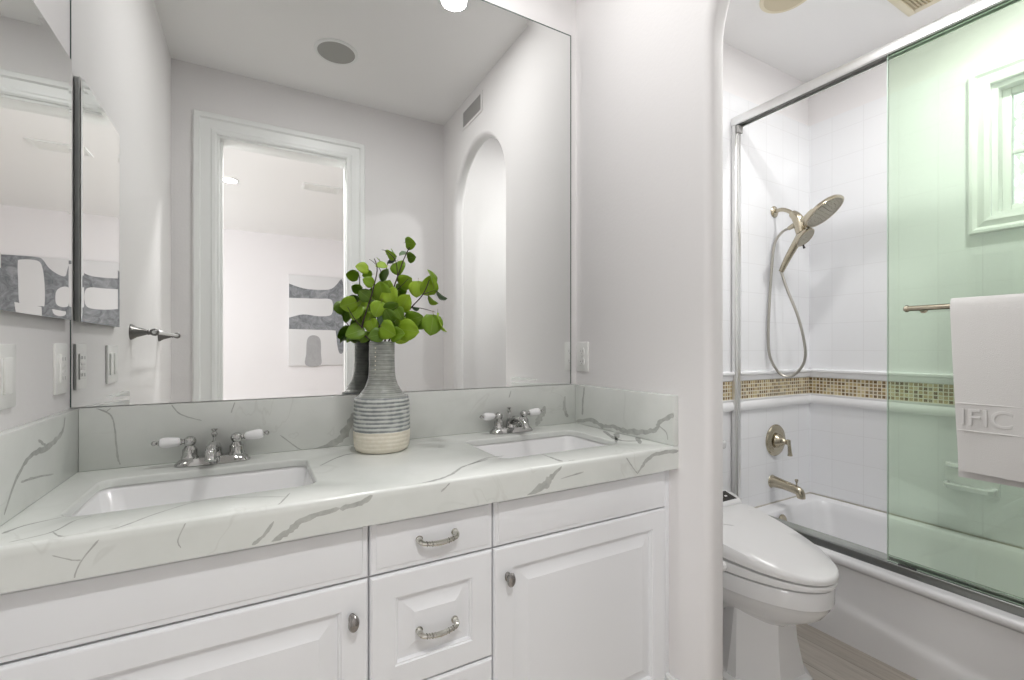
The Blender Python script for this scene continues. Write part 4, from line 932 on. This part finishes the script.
# bowl
def ped(hwf, hwb, yf, ych, yb, z):
    return [(TC+hwf, yf, z), (TC+hwb, ych, z), (TC+hwb, yb-0.05, z), (TC+hwb*0.8, yb, z), (TC-hwb*0.8, yb, z), (TC-hwb, yb-0.05, z), (TC-hwb, ych, z), (TC-hwf, yf, z)]
bowl = rings([[(x, y, z) for x, y in outline(w_, yf, yb, ym, wb)] for w_, yf, yb, ym, wb, z in
    ((0.085, 0.925, 1.36, 1.14, 0.09, 0.225), (0.105, 0.89, 1.38, 1.14, 0.10, 0.250), (0.135, 0.845, 1.42, 1.14, 0.12, 0.278), (0.163, 0.805, 1.44, 1.14, 0.14, 0.308), (0.176, 0.786, 1.46, 1.14, 0.16, 0.338), (0.180, 0.782, 1.46, 1.14, 0.17, 0.351), (0.186, 0.776, 1.47, 1.14, 0.175, 0.357), (0.187, 0.775, 1.47, 1.14, 0.18, 0.403), (0.184, 0.778, 1.47, 1.14, 0.18, 0.411), (0.170, 0.80, 1.46, 1.14, 0.17, 0.413))])
part('bowl', bowl, M_porc, to, ang=40)
TC += 0.012
part('pedestal', join(rings([ped(0.092, 0.185, 0.872, 0.985, 1.40, 0.0), ped(0.092, 0.185, 0.872, 0.985, 1.40, 0.022), ped(0.086, 0.178, 0.880, 0.99, 1.395, 0.028), ped(0.086, 0.178, 0.880, 0.99, 1.395, 0.040), ped(0.078, 0.170, 0.890, 0.995, 1.39, 0.048), ped(0.074, 0.166, 0.895, 0.998, 1.388, 0.052)]),
    rings([ped(0.072, 0.160, 0.897, 1.0, 1.085, 0.05), ped(0.055, 0.143, 0.915, 1.01, 1.08, 0.17), ped(0.047, 0.134, 0.922, 1.015, 1.075, 0.285)]),
    rings([ped(0.06, 0.075, 1.05, 1.08, 1.38, 0.05), ped(0.055, 0.07, 1.05, 1.08, 1.37, 0.15), ped(0.07, 0.085, 1.05, 1.08, 1.36, 0.26)])), M_porc, to, ang=20)
TC -= 0.012
part('tank', join(box(TC-0.21, TC+0.21, 1.31, YB-0.03, 0.405, 0.74, 0.02, 4), box(TC-0.22, TC+0.22, 1.30, YB-0.025, 0.74, 0.775, 0.008, 3)), M_porc, to)
SLP = 0.10; yf = 0.768
def sec(w_, f, bk, ym, wb, z, sl=SLP): return at_slope(outline(w_, f, bk, ym, wb), z, sl, yf)
seat = part('bidet_seat', rings([sec(0.184, 0.776, 1.28, 1.14, 0.19, 0.4175, 0.0), sec(0.190, 0.770, 1.29, 1.14, 0.196, 0.420, 0.0), sec(0.192, 0.768, 1.30, 1.14, 0.198, 0.429, 0.02), sec(0.190, 0.771, 1.30, 1.14, 0.196, 0.434, 0.075)]), M_plast, to)
lid_secs = [sec(0.186, 0.774, 1.195, 1.14, 0.188, 0.439, 0.085), sec(0.193, 0.766, 1.20, 1.14, 0.194, 0.442, 0.087), sec(0.195, 0.764, 1.20, 1.14, 0.196, 0.453, 0.10), sec(0.1935, 0.766, 1.20, 1.14, 0.195, 0.459, 0.145), sec(0.188, 0.772, 1.20, 1.14, 0.192, 0.4625, 0.178), sec(0.12, 0.85, 1.18, 1.14, 0.13, 0.467, 0.195), sec(0.05, 0.95, 1.12, 1.07, 0.06, 0.469, 0.20)]
part('lid', rings(lid_secs), M_plast, seat, ang=50)
def housing(i, z, sl=0.0): return [(x, y, z+sl*(y-1.2)) for x, y in rrect(TC-0.2+i, TC+0.212-i, 1.204+i*0.3, 1.30-i, 0.035, 6)]
part('housing', rings([housing(0.0, 0.434), housing(0.0, 0.522, 0.25), housing(0.004, 0.538, 0.3), housing(0.014, 0.545, 0.3)]), M_plast, seat, ang=50)
def tilted(x0, x1, y0, y1, z0, z1):
    b = box(x0, x1, y0, y1, z0, z1)
    for v in b.verts: v.co.z += 0.3*(v.co.y-1.2)
    return b
part('control_panel', tilted(TC+0.0, TC+0.175, 1.222, 1.275, 0.5445, 0.5465), M_black, seat, 'glossy black touch panel')
part('panel_icons', join(*[tilted(TC+0.02+k*0.028, TC+0.034+k*0.028, 1.243, 1.250, 0.5463, 0.5470) for k in range(5)]), mat('icon_white', (0.8, 0.8, 0.8), 0.4), seat)
part('side_knob', lathe([(0.017, 0), (0.018, 0.006), (0.014, 0.014), (0.0, 0.016)], 20, axis_m((TC-0.190, 1.02, 0.44), (-1, 0, 0))), M_plast, seat)

# ------------------------------------------------------------------ bedroom: abstract canvas on the far wall
AY = BY+0.035
art = thing('canvas_painting', (1.05, BY, 0.93), 'abstract canvas of slate grey bands on white, on the bedroom wall seen in the mirror', 'painting')
part('canvas', box(0.385, 1.70, BY+0.001, AY, 0.93, 2.185, 0.003), M_canvas, art)
def shape(pts, m, name='painted_shape', per=5, lift=0.0012):
    q = []
    for p in smooth([(x, 0, z) for x, z in pts], per, True, True):
        if not q or (p-q[-1]).length > 1e-4: q.append(p)
    if (q[0]-q[-1]).length < 1e-4: q.pop()
    b = newbm(); F = [b.verts.new((p.x, AY+lift, p.z)) for p in q]; K_ = [b.verts.new((p.x, AY-0.0005, p.z)) for p in q]
    for tri in tessellate_polygon([[Vector((p.x, p.z, 0)) for p in q]]):
        f = b.faces.new([F[i] for i in tri]); f.normal_update()
        if f.normal.y < 0: f.normal_flip()
    for i in range(len(q)): b.faces.new((F[i], F[(i+1) % len(q)], K_[(i+1) % len(q)], K_[i]))
    part(name, b, m, art, ang=20)
ART_MAIN = [(0.39, 2.056), (0.39, 2.056), (0.566, 2.003), (0.76, 1.993), (0.919, 2.012), (1.0, 2.08), (1.07, 2.165), (1.10, 2.06), (1.12, 1.985), (1.189, 2.009), (1.255, 2.071), (1.30, 2.15), (1.345, 2.178), (1.50, 2.182), (1.697, 2.18), (1.697, 2.18), (1.697, 1.36), (1.697, 1.36), (1.5, 1.40), (1.30, 1.43), (1.16, 1.44), (1.105, 1.40), (1.10, 1.25), (1.095, 1.12), (1.06, 1.09), (1.035, 1.12), (1.013, 1.22), (0.993, 1.40), (0.97, 1.425), (0.76, 1.43), (0.39, 1.435), (0.39, 1.435), (0.39, 1.59), (0.39, 1.59), (0.566, 1.64), (0.76, 1.622), (0.906, 1.634), (0.95, 1.69), (0.952, 1.82), (0.906, 1.872), (0.76, 1.868), (0.39, 1.862), (0.39, 1.862)]
shape(ART_MAIN, M_ink)
shape([(1.10, 1.866), (1.156, 1.856), (1.195, 1.80), (1.195, 1.68), (1.156, 1.640), (1.10, 1.644), (1.085, 1.70), (1.085, 1.82)], M_canvas, 'painted_gap', 5, 0.0024)
shape([(1.288, 1.66), (1.288, 1.879), (1.305, 2.06), (1.345, 2.14), (1.48, 2.14), (1.50, 2.10), (1.498, 1.92), (1.49, 1.68), (1.46, 1.648), (1.393, 1.64), (1.31, 1.64)], M_canvas, 'painted_gap', 5, 0.0024)
shape([(0.60, 0.935), (0.605, 1.1), (0.615, 1.28), (0.66, 1.345), (0.74, 1.345), (0.79, 1.28), (0.795, 1.1), (0.79, 0.935)], M_inkl)

# ------------------------------------------------------------------ tree outside the tub window
tr_ = thing('tree', (6.2, 1.7, 0), 'leafy tree coloured pale as if overexposed, outside the window over the tub', 'tree')
part('trunk', join(tube(smooth([(6.2, 1.7, -0.3), (6.15, 1.65, 1.2), (6.3, 1.6, 2.4), (6.2, 1.5, 3.8)], 5), [0.13, 0.10, 0.07, 0.03], 10), tube(smooth([(6.2, 1.63, 1.5), (5.8, 1.3, 2.3), (5.6, 1.1, 3.3)], 5), [0.06, 0.045, 0.02], 8), tube(smooth([(6.25, 1.62, 1.9), (6.4, 2.1, 2.7), (6.5, 2.4, 3.6)], 5), [0.05, 0.04, 0.02], 8)), M_trunk, tr_)
b = newbm()
for k in range(1500):
    a = random.random()*2*PI; r = random.random()**0.5*1.4; zz = 1.7 + random.random()*2.7
    c = Vector((6.1+r*math.cos(a)*0.8, 1.55+r*math.sin(a), zz)); L = 0.05+random.random()*0.05
    m = Matrix.Translation(c) @ Matrix.Rotation(random.random()*6.3, 4, 'Z') @ Matrix.Rotation(random.random()*3, 4, 'X')
    v = [b.verts.new(m @ Vector(p)) for p in ((0, -L, 0), (L*0.45, 0, 0.01), (0, L, 0), (-L*0.45, 0, 0.01))]
    b.faces.new(v)
part('foliage', b, M_tree, tr_)
